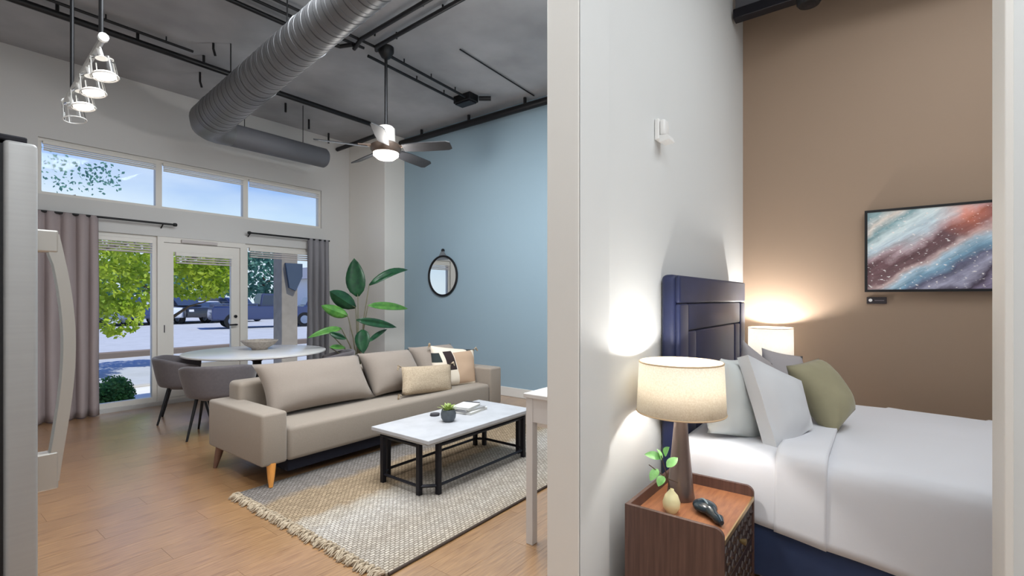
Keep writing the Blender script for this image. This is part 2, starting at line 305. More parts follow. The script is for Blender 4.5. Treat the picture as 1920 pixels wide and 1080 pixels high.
def obj(name, bm, m, parent=None, smooth=False, angle=40, solid=0., sub=0):
    """link ONE mesh; coordinates are given in the room, stored relative to the parent (or to the mesh's own base)"""
    me = mesh_from(bm, name); o = bpy.data.objects.new(name, me); COL.objects.link(o)
    if parent is not None:
        q = parent; off = Vector(q.location)
        while q.parent: q = q.parent; off += Vector(q.location)
        o.parent = parent
    else:
        cs = [v.co for v in me.vertices]; lo = Vector((min(c.x for c in cs), min(c.y for c in cs), min(c.z for c in cs))); hi = Vector((max(c.x for c in cs), max(c.y for c in cs), 0))
        off = Vector(((lo.x+hi.x)/2, (lo.y+hi.y)/2, lo.z)); o.location = off
    me.transform(Matrix.Translation(-off))
    if m: me.materials.append(m)
    if smooth:
        for p in me.polygons: p.use_smooth = True
        if angle < 180: me.set_sharp_from_angle(angle=math.radians(angle))
    if solid: k = o.modifiers.new('solid', 'SOLIDIFY'); k.thickness = solid; k.offset = 0
    if sub: k = o.modifiers.new('sub', 'SUBSURF'); k.levels = sub; k.render_levels = sub
    return o
def tag(o, label=None, cat=None, group=None, kind=None):
    if label: o['label'] = label
    if cat: o['category'] = cat
    if group: o['group'] = group
    if kind: o['kind'] = kind
    return o
def thing(name, label, cat, loc, group=None):
    o = bpy.data.objects.new(name, None); COL.objects.link(o); o.location = loc; o.empty_display_size = .1
    return tag(o, label, cat, group)
def struct(name, bm, m, parent=None, label=None, cat=None, **k):
    o = obj(name, bm, m, parent, **k); 
    if parent is None: tag(o, label, cat or name.split('_')[0], kind='structure')
    return o
def dup(root):
    r = root.copy(); COL.objects.link(r)
    for ch in list(root.children):
        c = ch.copy(); COL.objects.link(c); c.parent = r
        for g in list(ch.children): d = g.copy(); COL.objects.link(d); d.parent = c
    return r

# ------------------------------------------------------------------ room shell
YW, XB, XT, ZC = 7.54, 5.52, 4.735, 4.16      # window wall, blue wall, tan wall, ceiling
X0, Y0 = -.6, -2.7
fl = struct('floor', B(X0-.1, 5.7, Y0-.1, YW, -.12, -.004), M['wood'], label='glossy oak plank floor running through the apartment', cat='floor')
PW, PLN = .19, 1.25
plank_cache = {}
def plank(x0, x1, y):
    k = round(x1-x0, 3)
    if k not in plank_cache: plank_cache[k] = mesh_from(box(bmesh.new(), 0, k-.0012, 0, PW-.0012, -.0035, 0, ), 'floor_plank'); plank_cache[k].materials.append(M['wood'])
    o = bpy.data.objects.new('floor_plank', plank_cache[k]); COL.objects.link(o); o.parent = fl
    o.location = Vector((x0, y, 0))-fl.location
row = 0; y = 1.32
while y < YW-.02:
    off = (row*.47) % PLN; x = .2-off
    while x < 5.5:
        a, b = max(x, .2), min(x+PLN, 5.5)
        if b-a > .05: plank(a, b, y)
        x += PLN
    y += PW; row += 1
struct('ceiling', B(X0-.1, 5.7, Y0-.1, YW, ZC, ZC+.15), M['ceil'], label='dark grey painted concrete ceiling of the loft', cat='ceiling')
bmw = bmesh.new()
for bx in ((X0, 1.10, 0, ZC), (4.57, 5.62, 0, ZC), (1.10, 4.57, 3.225, ZC), (1.10, 4.57, 2.22, 2.585), (1.10, 4.57, -.12, .05)):
    box(bmw, bx[0], bx[1], YW, YW+.16, bx[2], bx[3])
struct('wall_front', bmw, M['wall'], label='off white window wall with glazed door and transom windows', cat='wall')
struct('wall_right', B(XB, XB+.12, 1.12, YW, 0, ZC), M['blue'], label='pale blue accent wall at the end of the living room', cat='wall')
struct('wall_partition', B(1.722, XB, 1.0, 1.112, 0, ZC), M['wallbed'], label='white partition wall behind the bed headboard', cat='wall')
struct('wall_bedroom', B(XT, XT+.12, Y0, 1.0, 0, ZC), M['tan'], label='tan painted wall carrying the wall screen in the bedroom', cat='wall')
struct('wall_left', B(X0-.1, X0, Y0, YW, 0, ZC), M['wall'], label='white side wall behind the fridge', cat='wall')
struct('wall_back', B(X0, XT, Y0-.1, Y0, 0, ZC), M['wall'], label='white wall behind the viewer', cat='wall')
struct('trim_1', B(1.71, 1.985, .968, 1.0, 0, ZC, bev=.004), M['wallbed'], label='white door jamb of the bedroom opening beside the bedside lamp', cat='jamb')
struct('trim_2', B(1.705, 1.722, .968, 1.118, 0, ZC, bev=.004), M['trim'], label='white end cap of the partition facing the kitchen', cat='trim')
struct('wall_hall', B(1.82, 1.94, Y0, -.27, 0, ZC), M['wallbed'], label='white hall wall right of the bedroom opening', cat='wall')
struct('trim_3', B(1.80, 1.985, -.272, -.255, 0, ZC, bev=.003), M['trim'], label='white jamb at the right of the bedroom opening', cat='jamb')
col = struct('trim_4', B(5.10, XB, 6.54, YW, 0, ZC, bev=.006), M['trim'], label='square white column in the corner between window wall and blue wall', cat='column')
struct('baseboard_right', B(XB-.018, XB, 1.13, 6.54, 0, .13, bev=.004), M['trim'], label='pale baseboard along the blue wall', cat='baseboard')
struct('baseboard_front', B(4.6, 5.1, YW-.018, YW, 0, .13, bev=.004), M['trim'], label='white baseboard under the right curtain', cat='baseboard')
struct('baseboard_bedroom', B(XT-.016, XT, Y0, .98, 0, .12, bev=.004), M['trim'], label='white baseboard along the tan wall', cat='baseboard')

# ------------------------------------------------------------------ windows and door in the window wall
def frame_rect(bm, x0, x1, z0, z1, w, y0, y1, b=None):
    b = w if b is None else b
    box(bm, x0, x0+w, y0, y1, z0, z1); box(bm, x1-w, x1, y0, y1, z0, z1); box(bm, x0+w, x1-w, y0, y1, z1-w, z1); box(bm, x0+w, x1-w, y0, y1, z0, z0+b)
    return bm
def window(n, x0, x1, z0, z1, label, w=.045, b=None):
    t = thing('window_%d' % n, label, 'window', ((x0+x1)/2, YW+.08, z0)); t['kind'] = 'structure'
    obj('window_frame', frame_rect(bmesh.new(), x0, x1, z0, z1, w, YW+.04, YW+.12, b), M['frame'], t)
    obj('pane', B(x0+w, x1-w, YW+.075, YW+.083, z0+(b or w), z1-w), M['glass'], t)
    return t
for n, (a, b, l) in enumerate(((1.10, 2.258, 'leftmost transom window above the mauve curtain'), (2.258, 3.354, 'middle transom window above the glass door'), (3.354, 4.57, 'rightmost transom window above the grey curtain'))):
    window(n+1, a, b, 2.585, 3.225, l, .035)
window(4, 1.10, 2.235, .05, 2.22, 'tall window left of the glass door beside the mauve curtain', .05, .06)
window(5, 3.335, 4.57, .05, 2.22, 'tall window right of the glass door beside the grey curtain', .05, .06)
d = thing('door_1', 'white framed glass door in the window wall behind the dining table', 'door', (2.785, YW+.06, .05)); d['kind'] = 'structure'
obj('door_frame', frame_rect(bmesh.new(), 2.235, 3.335, .05, 2.22, .07, YW+.01, YW+.13, .03), M['frame'], d)
obj('door_leaf', frame_rect(bmesh.new(), 2.307, 3.263, .082, 2.145, .115, YW+.03, YW+.085, .42), M['frame'], d)
obj('pane', B(2.422, 3.148, YW+.05, YW+.058, .5, 2.03), M['glass'], d)
hd = obj('handle', T([(3.205, YW+.03, 1.02), (3.205, YW-.03, 1.02), (3.10, YW-.035, 1.02)], .012), M['dkmetal'], d)
obj('lock', LT([(0, 0), (.022, 0), (.022, .02), (0, .022)], (3.205, YW+.03, 1.14), 14, (0, -1, 0)), M['dkmetal'], d)
obj('hinge', B(2.300, 2.318, YW+.015, YW+.035, .95, 1.05), M['dkmetal'], d)
obj('closer', B(2.50, 2.95, YW-.02, YW+.02, 2.155, 2.20, bev=.008), M['soffit'], d)
# raised blinds: slats stacked below each head
def blind(x0, x1, z1, z0, label, yb):
    t = thing('raised_blind', label, 'blind', ((x0+x1)/2, yb, z0), 'raised blinds')
    obj('head_rail', B(x0, x1, yb-.03, yb+.03, z1-.05, z1, bev=.005), M['frame'], t)
    n = max(2, int((z1-.05-z0)/.03))
    for k in range(n):
        zz = z0+(z1-.05-z0)*k/n
        obj('slat', B(x0+.01, x1-.01, yb-.024, yb+.024, zz, zz+.019, bev=.003, seg=1), M['soffit'], t)
blind(1.16, 2.18, 2.165, 1.99, 'raised slatted blind at the top of the window left of the door', YW+.005)
blind(2.43, 3.14, 2.025, 1.875, 'raised slatted blind at the top of the glass door', YW-.005)
blind(3.39, 4.51, 2.165, 2.02, 'raised slatted blind at the top of the window right of the door', YW+.005)
for i, (a, b, l) in enumerate(((1.14, 2.22, 'left'), (2.295, 3.318, 'middle'), (3.39, 4.53, 'right'))):
    t = thing('raised_blind', 'thin raised blind at the head of the %s transom window' % l, 'blind', ((a+b)/2, YW+.02, 3.1), 'raised blinds')
    obj('head_rail', B(a, b, YW+.0, YW+.035, 3.155, 3.19, bev=.004), M['frame'], t)
    for k in range(3): obj('slat', B(a+.01, b-.01, YW-.004+.004*k, YW+.030, 3.085+.024*k, 3.098+.024*k), M['frame'], t)

# ------------------------------------------------------------------ outside
GZ = -.14
struct('sidewalk', B(-8, 26, YW+.17, 10.4, GZ-.2, GZ), M['walk'], label='pale concrete sidewalk outside the windows', cat='sidewalk')
struct('street', B(-20, 60, 10.4, 16.5, GZ-.25, GZ-.06), M['asphalt'], label='grey asphalt drive beyond the sidewalk', cat='street')
struct('parking_lot', B(-40, 120, 16.5, 120, GZ-.2, GZ-.02), M['asphalt'], label='grey parking lot across the drive', cat='parking lot')
struct('curb', B(-20, 60, 16.35, 16.65, GZ-.1, GZ+.1, bev=.02), M['kerbdark'], label='far curb in front of the parking lot', cat='curb')  # even grey brown, darker than the near curb
struct('curb_near', B(-20, 60, 10.25, 10.45, GZ-.1, GZ+.03, bev=.02), M['curb'], label='near curb along the sidewalk', cat='curb')
struct('planting_bed', B(.6, 3.1, YW+.18, 8.75, GZ, GZ+.05), M['mulch'], label='mulched planting bed under the left window', cat='planting bed')
def foliage(name, centers, n, size, m, parent, flat=.6):
    cs = np.array([c[0] for c in centers]); rs = np.array([c[1] for c in centers]); w = np.prod(rs, axis=1)**.66; w /= w.sum()
    idx = RNG.choice(len(cs), n, p=w); dv = RNG.normal(size=(n, 3)); dv /= np.linalg.norm(dv, axis=1)[:, None]
    rr = RNG.uniform(.55, 1.02, n)**.7
    p = cs[idx]+dv*rr[:, None]*rs[idx]
    a = RNG.normal(size=(n, 3)); a /= np.linalg.norm(a, axis=1)[:, None]; b = np.cross(a, RNG.normal(size=(n, 3))); b /= np.linalg.norm(b, axis=1)[:, None]
    s = size*RNG.uniform(.6, 1.3, n)[:, None]
    v = np.stack([p-a*s, p+b*s*flat, p+a*s, p-b*s*flat], 1).reshape(-1, 3)
    off = np.array(parent.location); v = v-off
    me = bpy.data.meshes.new(name); me.from_pydata(v.tolist(), [], [(4*i, 4*i+1, 4*i+2, 4*i+3) for i in range(n)]); me.materials.append(m)
    o = bpy.data.objects.new(name, me); COL.objects.link(o); o.parent = parent; o['kind'] = 'stuff'; return o
def tree(name, label, loc, h, blobs, n, size, m, r=.11, group=None):
    t = thing(name, label, 'tree', loc, group)
    x, y, z = loc
    obj('trunk', T([(x, y, z), (x+.05, y, z+h*.35), (x-.03, y+.05, z+h*.7), (x, y, z+h)], [r, r*.8, r*.6, r*.25]), M['bark'], t, smooth=True)
    for k in range(5):
        a = k*1.3+.4; q = Vector((x, y, z+h*(.35+.1*k)))
        obj('branch', T([q, q+Vector((math.cos(a)*.6, math.sin(a)*.6, .35)), q+Vector((math.cos(a)*1.2, math.sin(a)*1.2, .5))], [r*.4, r*.25, r*.1], seg=6), M['bark'], t, smooth=True)
    foliage('foliage', blobs, n, size, m, t); return t
c1 = P(232, 540, y=12.6); c2 = P(378, 535, y=13.6); c3 = P(225, 590, y=12.2); c4 = P(190, 520, y=12.4); c5 = P(280, 500, y=13)
tree('street_tree', 'bright green street tree with low leafy branches left of the door', (P(130, 560, y=c1.y).x, c1.y, GZ-.06), 3.0, [((c1.x, c1.y, c1.z), (.62, .8, .62)), ((c4.x, c4.y, c4.z), (.55, .7, .75)), ((c3.x, c3.y, c3.z-.05), (.40, .6, .42)), ((c5.x, c5.y, c5.z+.1), (.55, .6, .5)), ((c1.x, c1.y, c1.z+.75), (.9, .9, .5))], 3600, .065, M['treeleaf'])
tree('street_tree', 'bright yellow green street tree seen through the glass door', (P(311, 560, y=c2.y).x, c2.y, GZ-.06), 3.0, [((c2.x-.1, c2.y, c2.z+.12), (.85, .8, .50)), ((c2.x+.35, c2.y, c2.z+.3), (.6, .8, .45)), ((c2.x-.2, c2.y, c2.z+.8), (1.0, .8, .6))], 3200, .07, M['treeleaf'])
c = P(157, 330, y=22)
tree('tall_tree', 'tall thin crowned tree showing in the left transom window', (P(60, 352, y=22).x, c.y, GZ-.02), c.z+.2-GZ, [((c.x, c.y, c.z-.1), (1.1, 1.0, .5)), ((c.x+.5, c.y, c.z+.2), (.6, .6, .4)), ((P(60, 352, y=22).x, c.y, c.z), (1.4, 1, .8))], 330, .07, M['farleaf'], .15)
for k, (px, py, yy, rx, rz) in enumerate(((495, 515, 62, 4.6, 3.2), (385, 545, 70, 5.5, 3), (235, 550, 66, 6, 3), (690, 530, 62, 4, 3))):
    c = P(px, py, y=yy); labs = ['rounded blue green tree beyond the truck in the right window', 'blue green tree low behind the parked cars in the door', 'blue green tree behind the cars left of the door', 'blue green tree beyond the grey outdoor post']
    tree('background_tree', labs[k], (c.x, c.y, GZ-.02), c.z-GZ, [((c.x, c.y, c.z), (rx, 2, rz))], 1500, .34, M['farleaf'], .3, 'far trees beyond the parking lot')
c = P(213, 735, y=8.28)
t = thing('round_shrub', 'clipped round dark green shrub outside the left window', 'shrub', (c.x, c.y, GZ+.05))
obj('stem', T([(c.x, c.y, GZ+.04), (c.x, c.y, c.z)], [.02, .012], seg=6), M['bark'], t)
obj('core', LT([(0, -.17), (.12, -.12), (.17, 0), (.12, .12), (0, .17)], (c.x, c.y, c.z), 12), M['shrub'], t, smooth=True)
foliage('foliage', [((c.x, c.y, c.z), (.23, .23, .23)), ((c.x, c.y, c.z-.06), (.24, .24, .17))], 2600, .022, M['shrub'], t)
# post, far building
pa, pb = P(528, 560, y=9.6), P(558, 560, y=9.6)
t = thing('outdoor_post', 'square grey brown post with a blue grey bracket outside the right window', 'post', ((pa.x+pb.x)/2, 9.7, GZ))
obj('shaft', B(pa.x, pb.x, 9.6, 9.6+pb.x-pa.x, GZ, 2.9, bev=.01), M['post'], t)
obj('bracket', prism(bmesh.new(), [(pa.x+.06, 2.12), (pb.x+.08, 2.12), (pb.x+.08, 1.86), (pb.x-.06, 1.56), (pa.x+.14, 1.62)], 'y', 9.55, 9.60), M['bluecap'], t)
t = thing('far_building', 'white low building behind the outdoor post', 'building', (27, 36, GZ-.02))
obj('wall', B(22.5, 34, 36, 42, GZ-.02, 3.1), M['stucco'], t)
obj('roof', prism(bmesh.new(), [(22, 3.1), (34.4, 3.1), (33, 4.2), (23.4, 4.2)], 'y', 35.6, 42.4), M['bookg'], t)
for k in range(4):
    w = obj('window', frame_rect(bmesh.new(), 23.3+k*2.4, 24.7+k*2.4, .9, 2.3, .1, 35.9, 36.0), M['bookg'], t); obj('pane', B(23.4+k*2.4, 24.6+k*2.4, 35.94, 35.98, 1.0, 2.2), M['carglass'], w)
# parked cars, built along their own X then placed
def car(name, label, loc, rz, m, kind):
    t = thing(name, label, 'car', (0, 0, 0), 'parked cars')
    if kind == 'truck':
        prof = [(-2.7, .45), (2.6, .45), (2.7, .75), (2.65, 1.05), (1.2, 1.15), (-2.65, 1.15), (-2.7, .8)]; cab = [(-.5, 1.15), (1.25, 1.15), (.75, 1.8), (-.4, 1.85)]; wx = (-1.75, 1.75); r = .4
    elif kind == 'suv':
        prof = [(-2.3, .4), (2.3, .4), (2.35, .75), (2.25, 1.0), (1.2, 1.08), (-2.25, 1.08), (-2.35, .7)]; cab = [(-2.1, 1.08), (1.2, 1.08), (.55, 1.62), (-1.85, 1.66)]; wx = (-1.45, 1.45); r = .36
    else:
        prof = [(-2.25, .33), (2.25, .33), (2.3, .6), (2.15, .8), (1.0, .92), (-1.7, .95), (-2.25, .85)]; cab = [(-1.6, .94), (1.0, .91), (.3, 1.38), (-.95, 1.4)]; wx = (-1.4, 1.4); r = .32
    W2 = .9
    b = prism(bmesh.new(), prof, 'y', -W2, W2); bmesh.ops.bevel(b, geom=list(b.edges), offset=.06, segments=2, affect='EDGES'); obj('body', b, m, t, smooth=True)
    b = prism(bmesh.new(), cab, 'y', -W2+.1, W2-.1); bmesh.ops.bevel(b, geom=list(b.edges), offset=.05, segments=2, affect='EDGES'); cb = obj('cabin', b, m, t, smooth=True)
    cx = sum(p[0] for p in cab)/4; cz = sum(p[1] for p in cab)/4
    for s in (1, -1):
        pts = [(cx+(p[0]-cx)*.86, cz+(p[1]-cz)*.74) for p in cab]
        obj('window', prism(bmesh.new(), pts, 'y', s*(W2-.105), s*(W2-.09)), M['carglass'], cb)
    ws = Vector((cab[1][0]-cab[2][0], 0, cab[1][1]-cab[2][1]))
    obj('windscreen', prism(bmesh.new(), [(cab[2][0]+.06+ws.x*.1, cab[2][1]+ws.z*.1), (cab[1][0]+.02-ws.x*.1+.04, cab[1][1]-ws.z*.1), (cab[1][0]-.03-ws.x*.1, cab[1][1]-ws.z*.1), (cab[2][0]-.03+ws.x*.1, cab[2][1]+ws.z*.1)], 'y', -W2+.2, W2-.2), M['carglass'], cb)
    for x in wx:
        for s in (1, -1): 
            wq = obj('wheel', LT([(0, 0), (r, 0), (r, .22), (0, .22)], (x, s*(W2-.1)-.11*s, r), 18, (0, s, 0)), M['tyre'], t)
            obj('hub_cap', LT([(0, .21), (r*.6, .21), (r*.55, .235), (0, .245)], (x, s*(W2-.1)-.11*s, r), 14, (0, s, 0)), M['cargrey'], wq)
    for s in (1, -1):
        obj('headlight', B(prof[2][0]-.06, prof[2][0]+.0, s*.6-.15, s*.6+.15, prof[2][1], prof[2][1]+.14, bev=.02), M['white'], t)
    if kind == 'truck': obj('truck_bed', frame_rect(bmesh.new(), -2.6, -.6, 1.15, 1.3, .05, -W2+.05, W2-.05), m, t)
    t.location = loc; t.rotation_euler = (0, 0, rz); return t
def at_ground(px, yy): q = P(px, 600, y=yy); return (q.x, yy, GZ-.02)
car('pickup_truck', 'dark navy pickup truck parked beyond the right window', at_ground(500, 27), -.25, M['carnavy'], 'truck')
car('parked_car', 'dark navy suv parked right of the pickup behind the outdoor post', at_ground(622, 33), -.25, M['carnavy'], 'suv')
for px, yy, l, m, k in ((436, 36, 'dark navy suv parked on the right side of the view through the door', 'carnavy', 'suv'), (384, 36, 'white car parked in the middle of the view through the door', 'carwhite', 'sedan'), (334, 36, 'black car parked at the left of the view through the door', 'carblk', 'suv'),
    (410, 46, 'silver car behind the navy suv in the door view', 'cargrey', 'suv'), (286, 36, 'white suv beside the left frame of the glass door', 'carwhite', 'suv'), (238, 36, 'navy car right of the low branches in the left window', 'carnavy', 'suv'), (190, 36, 'silver car half hidden under the low branches in the left window', 'cargrey', 'suv')):
    car('parked_car', l, at_ground(px, yy), -1.35, M[m], k)

# ------------------------------------------------------------------ curtains and rods
def curtain(name, label, x0, x1, z0, z1, y, m, folds, amp):
    def g(i, j):
        x = x0+(x1-x0)*i; z = z1+(z0-z1)*j; a = amp*(.55+.45*j)
        ph = i*folds*2*PI+.5*math.sin(i*7)+.25*math.sin(j*3+i*5)
        return Vector((x+.012*math.sin(ph*1.0+1)+.02*(j)*(i-.5), y+a*math.sin(ph)+.008*math.sin(9*j+i*20), z))
    return tag(obj(name, grid(bmesh.new(), g, folds*12, 24), m, smooth=True, angle=180, solid=.004), label, 'curtain')
def rod(label, x0, x1, z, y, ends, brackets):
    t = thing('curtain_rod', label, 'rod', ((x0+x1)/2, y, z))
    obj('pole', T([(x0, y, z), (x1, y, z)], .013), M['black'], t, smooth=True)
    for xx in ends: obj('finial', LT([(0, -.03), (.02, -.02), (.024, 0), (.02, .02), (0, .03)], (xx, y, z), 14, (1, 0, 0)), M['black'], t, smooth=True)
    for xx in brackets:
        obj('bracket', T([(xx, y, z), (xx, y+.04, z-.02), (xx, YW-.004, z-.05)], .008), M['black'], t)
rod('black curtain rod over the left window ending beside the door', .98, 2.39, 2.378, YW-.09, (2.40,), (2.27, 1.04))
rod('black curtain rod over the right window starting beside the door', 3.36, 4.66, 2.375, YW-.09, (3.35,), (3.37, 4.6))
curtain('window_curtain', 'mauve grey pleated curtain hanging left of the door behind the fridge', 1.0, 1.60, .01, 2.385, YW-.09, M['curtain'], 5, .045)
curtain('window_curtain', 'cool grey pleated curtain bunched at the right window beside the plant', 4.26, 4.64, .01, 2.385, YW-.09, M['curtain2'], 4, .045)

# ------------------------------------------------------------------ ceiling services
t = thing('air_duct', 'round galvanized spiral air duct crossing the ceiling and turning along the window wall', 'duct', (2.3, 5, 3.3))
dz = 3.52; e0 = Vector((2.40, 6.30, dz)); dv = Vector((2.136-2.477, 3.258-6.445, 0)).normalized(); LD = 4.8
def ridged(pts_dir, start, length, r0, r1, step, amp):
    pts, rs = [], []; n = int(length/step)
    for k in range(n+1):
        for dd, a in ((0, 0), (.46, 0), (.48, -amp), (.52, -amp), (.54, 0)):
            s = (k+dd)*step
            if s <= length: pts.append(start+pts_dir*s); rs.append(r0+(r1-r0)*s/length+a)
    return T(pts, rs, seg=28)
obj('main_duct', ridged(dv, e0+dv*.16, LD, .205, .125, .125, .005), M['duct'], t, smooth=True, angle=30)
ce = e0+Vector((.26, .02, 0))
arc = [e0+dv*.18, e0+dv*.06, e0+Vector((-.005, .06, 0)), e0+Vector((.03, .16, -.01)), e0+Vector((.10, .23, -.02)), e0+Vector((.20, .275, -.03)), e0+Vector((.34, .285, -.035))]
obj('elbow', T(arc, [.208, .206, .20, .19, .175, .16, .145], seg=28), M['duct'], t, smooth=True)
b0 = e0+Vector((.30, .285, -.035)); b1 = Vector((4.05, b0.y, b0.z))
obj('branch_duct', T([b0, b1-Vector((.02, 0, 0)), b1], [.145, .14, .125], seg=28), M['ductd'], t, smooth=True)
for s in (.25, 1.5, 2.6, 3.7): obj('collar', T([e0+dv*(s+.0), e0+dv*(s+.035)], .205-.08*s/4.8+.008, seg=28), M['duct'], t, smooth=True)
for k in range(38):
    s = .17+.125*k; obj('seam', T([e0+dv*s, e0+dv*(s+.008)], .2055-.08*(s-.16)/4.8+.0015, seg=28), mat('dark_duct_seam', (62, 62, 64), .6), t, smooth=True)
for s in (.7, 2.2, 3.6):
    q = e0+dv*s; obj('hanger', T([q+Vector((0, 0, .2)), Vector((q.x, q.y, ZC))], .006, seg=6), M['black'], t)
for x in (2.9, 3.7): obj('hanger', T([(x, b0.y, b0.z+.12), (x, b0.y, ZC)], .005, seg=6), M['black'], t)
def conduit(label, pts, r=.018, clamps=0):
    t = thing('conduit', label, 'pipe', Vector(pts[0]))
    obj('pipe', T(pts, r), M['black'], t, smooth=True)
    a, b = Vector(pts[0]), Vector(pts[-1])
    for k in range(clamps):
        q = a.lerp(b, (k+.5)/clamps); obj('clamp', T([q, Vector((q.x, q.y, ZC-.003))], r*.45, seg=8), M['black'], t)
    return t
conduit('black sprinkler pipe running along the ceiling near the window wall left of the duct', [(.1, 6.11, 4.05), (2.56, 6.12, 4.05)], .032, 4)
conduit('thin black conduit beside the sprinkler pipe near the window wall', [(.1, 5.98, 4.10), (2.1, 5.99, 4.10)], .014, 4)
conduit('black conduit high left of the duct, nearer the window wall', [(1.5, 4.68, 4.09), (2.85, 4.64, 4.09), (3.0, 4.60, 4.09), (3.06, 4.46, 4.09)], .022, 2)
conduit('thin black conduit high left of the duct, middle of three', [(1.5, 4.55, 4.11), (2.75, 4.50, 4.11), (3.2, 4.46, 4.11)], .015, 2)
conduit('thin black conduit high left of the duct, nearest the viewer', [(1.5, 4.40, 4.11), (3.3, 4.34, 4.11)], .015, 2)
conduit('black conduit running toward the viewer from the fan box, left of two', [(2.98, 2.2, 4.09), (3.05, 4.3, 4.09), (3.12, 4.52, 4.09)], .022, 3)
conduit('black conduit running toward the viewer from the fan box, right of two', [(3.16, 2.2, 4.09), (3.24, 4.30, 4.09), (3.29, 4.36, 4.09)], .022, 3)
conduit('black conduit from the fan box to the junction box by the blue wall, nearer one', [(3.46, 4.36, 4.10), (4.80, 4.44, 4.10)], .017, 3)
conduit('black conduit from the fan box to the junction box by the blue wall, farther one', [(3.32, 4.55, 4.10), (4.80, 4.62, 4.10)], .017, 3)
conduit('black pipe crossing the ceiling between duct and column', [(2.70, 6.21, 4.06), (4.55, 6.20, 4.06), (4.70, 6.24, 4.04), (4.80, 6.40, 3.98), (4.84, 7.5, 3.98)], .034, 4)
conduit('dark pipe running along the top of the blue wall', [(5.40, 1.3, 4.03), (5.40, 6.5, 4.03)], .05, 5)
conduit('thin dark ceiling joint strip right of the fan', [(3.9, 3.7, 4.145), (5.4, 3.75, 4.145)], .008, 1)
t = thing('junction_box', 'black ceiling junction box at the conduit ends near the blue wall', 'box', (4.9, 4.45, 4.05))
obj('housing', B(4.78, 4.96, 4.36, 4.66, 4.06, ZC, bev=.01), M['black'], t); obj('lid', B(4.80, 4.94, 4.38, 4.64, 4.045, 4.06, bev=.004), M['dkmetal'], t); obj('fitting', T([(4.93, 4.33, 4.10), (5.03, 4.2, 4.10)], .03), M['black'], t)
for q, l in ((P(375, 160, z=4.0), 'small black ceiling hook left of the duct elbow'), (P(400, 100, z=4.05), 'black hanging cable tail beside the sprinkler pipe')):
    tag(obj('ceiling_hook', T([(q.x, q.y, ZC), (q.x, q.y, q.z+.05), (q.x+.02, q.y, q.z-.02)], .012, seg=6), M['black']), l, 'hook')

# ceiling fan
fx, fy = 3.40, 4.34
t = thing('ceiling_fan', 'five bladed ceiling fan with white housing and lit bowl on a long black rod', 'fan', (fx, fy, 2.93))
obj('canopy', LT([(0, ZC), (.085, ZC), (.085, ZC-.05), (.05, ZC-.11), (.02, ZC-.13), (0, ZC-.13)], (fx, fy, 0)), M['black'], t, smooth=True)
obj('downrod', T([(fx, fy, ZC-.1), (fx, fy, 3.26)], .017), M['black'], t, smooth=True)
obj('motor_housing', LT([(0, 3.29), (.075, 3.29), (.095, 3.27), (.10, 3.12), (.07, 3.10), (0, 3.10)], (fx, fy, 0), 28), M['nickel'], t, smooth=True)
obj('band', LT([(0, 3.11), (.12, 3.11), (.165, 3.08), (.165, 3.03), (.14, 3.00), (0, 3.0)], (fx, fy, 0), 28), M['brown'], t, smooth=True)
obj('light_bowl', LT([(.14, 3.005), (.135, 2.97), (.09, 2.935), (0, 2.92)], (fx, fy, 0), 28), M['lampdim'], t, smooth=True)
for k in range(5):
    a = TH-PI/2+math.radians(-10)+k*2*PI/5; ca, sa = math.cos(a), math.sin(a)
    def pl(r, w, z): return Vector((fx+ca*r-sa*w, fy+sa*r+ca*w, z))
    b = bmesh.new(); top = []; bot = []
    for r, w in ((.20, .055), (.40, .07), (.70, .068), (.74, .05), (.74, -.05), (.70, -.068), (.40, -.07), (.20, -.055)):
        tw = -w*.36
        top.append(b.verts.new(pl(r, w, 3.052+tw))); bot.append(b.verts.new(pl(r, w, 3.042+tw)))
    b.faces.new(top); b.faces.new(bot[::-1])
    for i in range(8): b.faces.new((top[i], bot[i], bot[(i+1) % 8], top[(i+1) % 8]))
    bl = obj('blade', b, M['blade'], t)
    obj('blade_arm', T([pl(.12, 0, 3.06), pl(.18, 0, 3.065), pl(.30, 0, 3.058)], [.018, .016, .012], seg=8), M['brown'], bl)
lamp('POINT', 'fan_bulb', (fx, fy, 2.84), 42, (1, .97, .93), radius=.10)

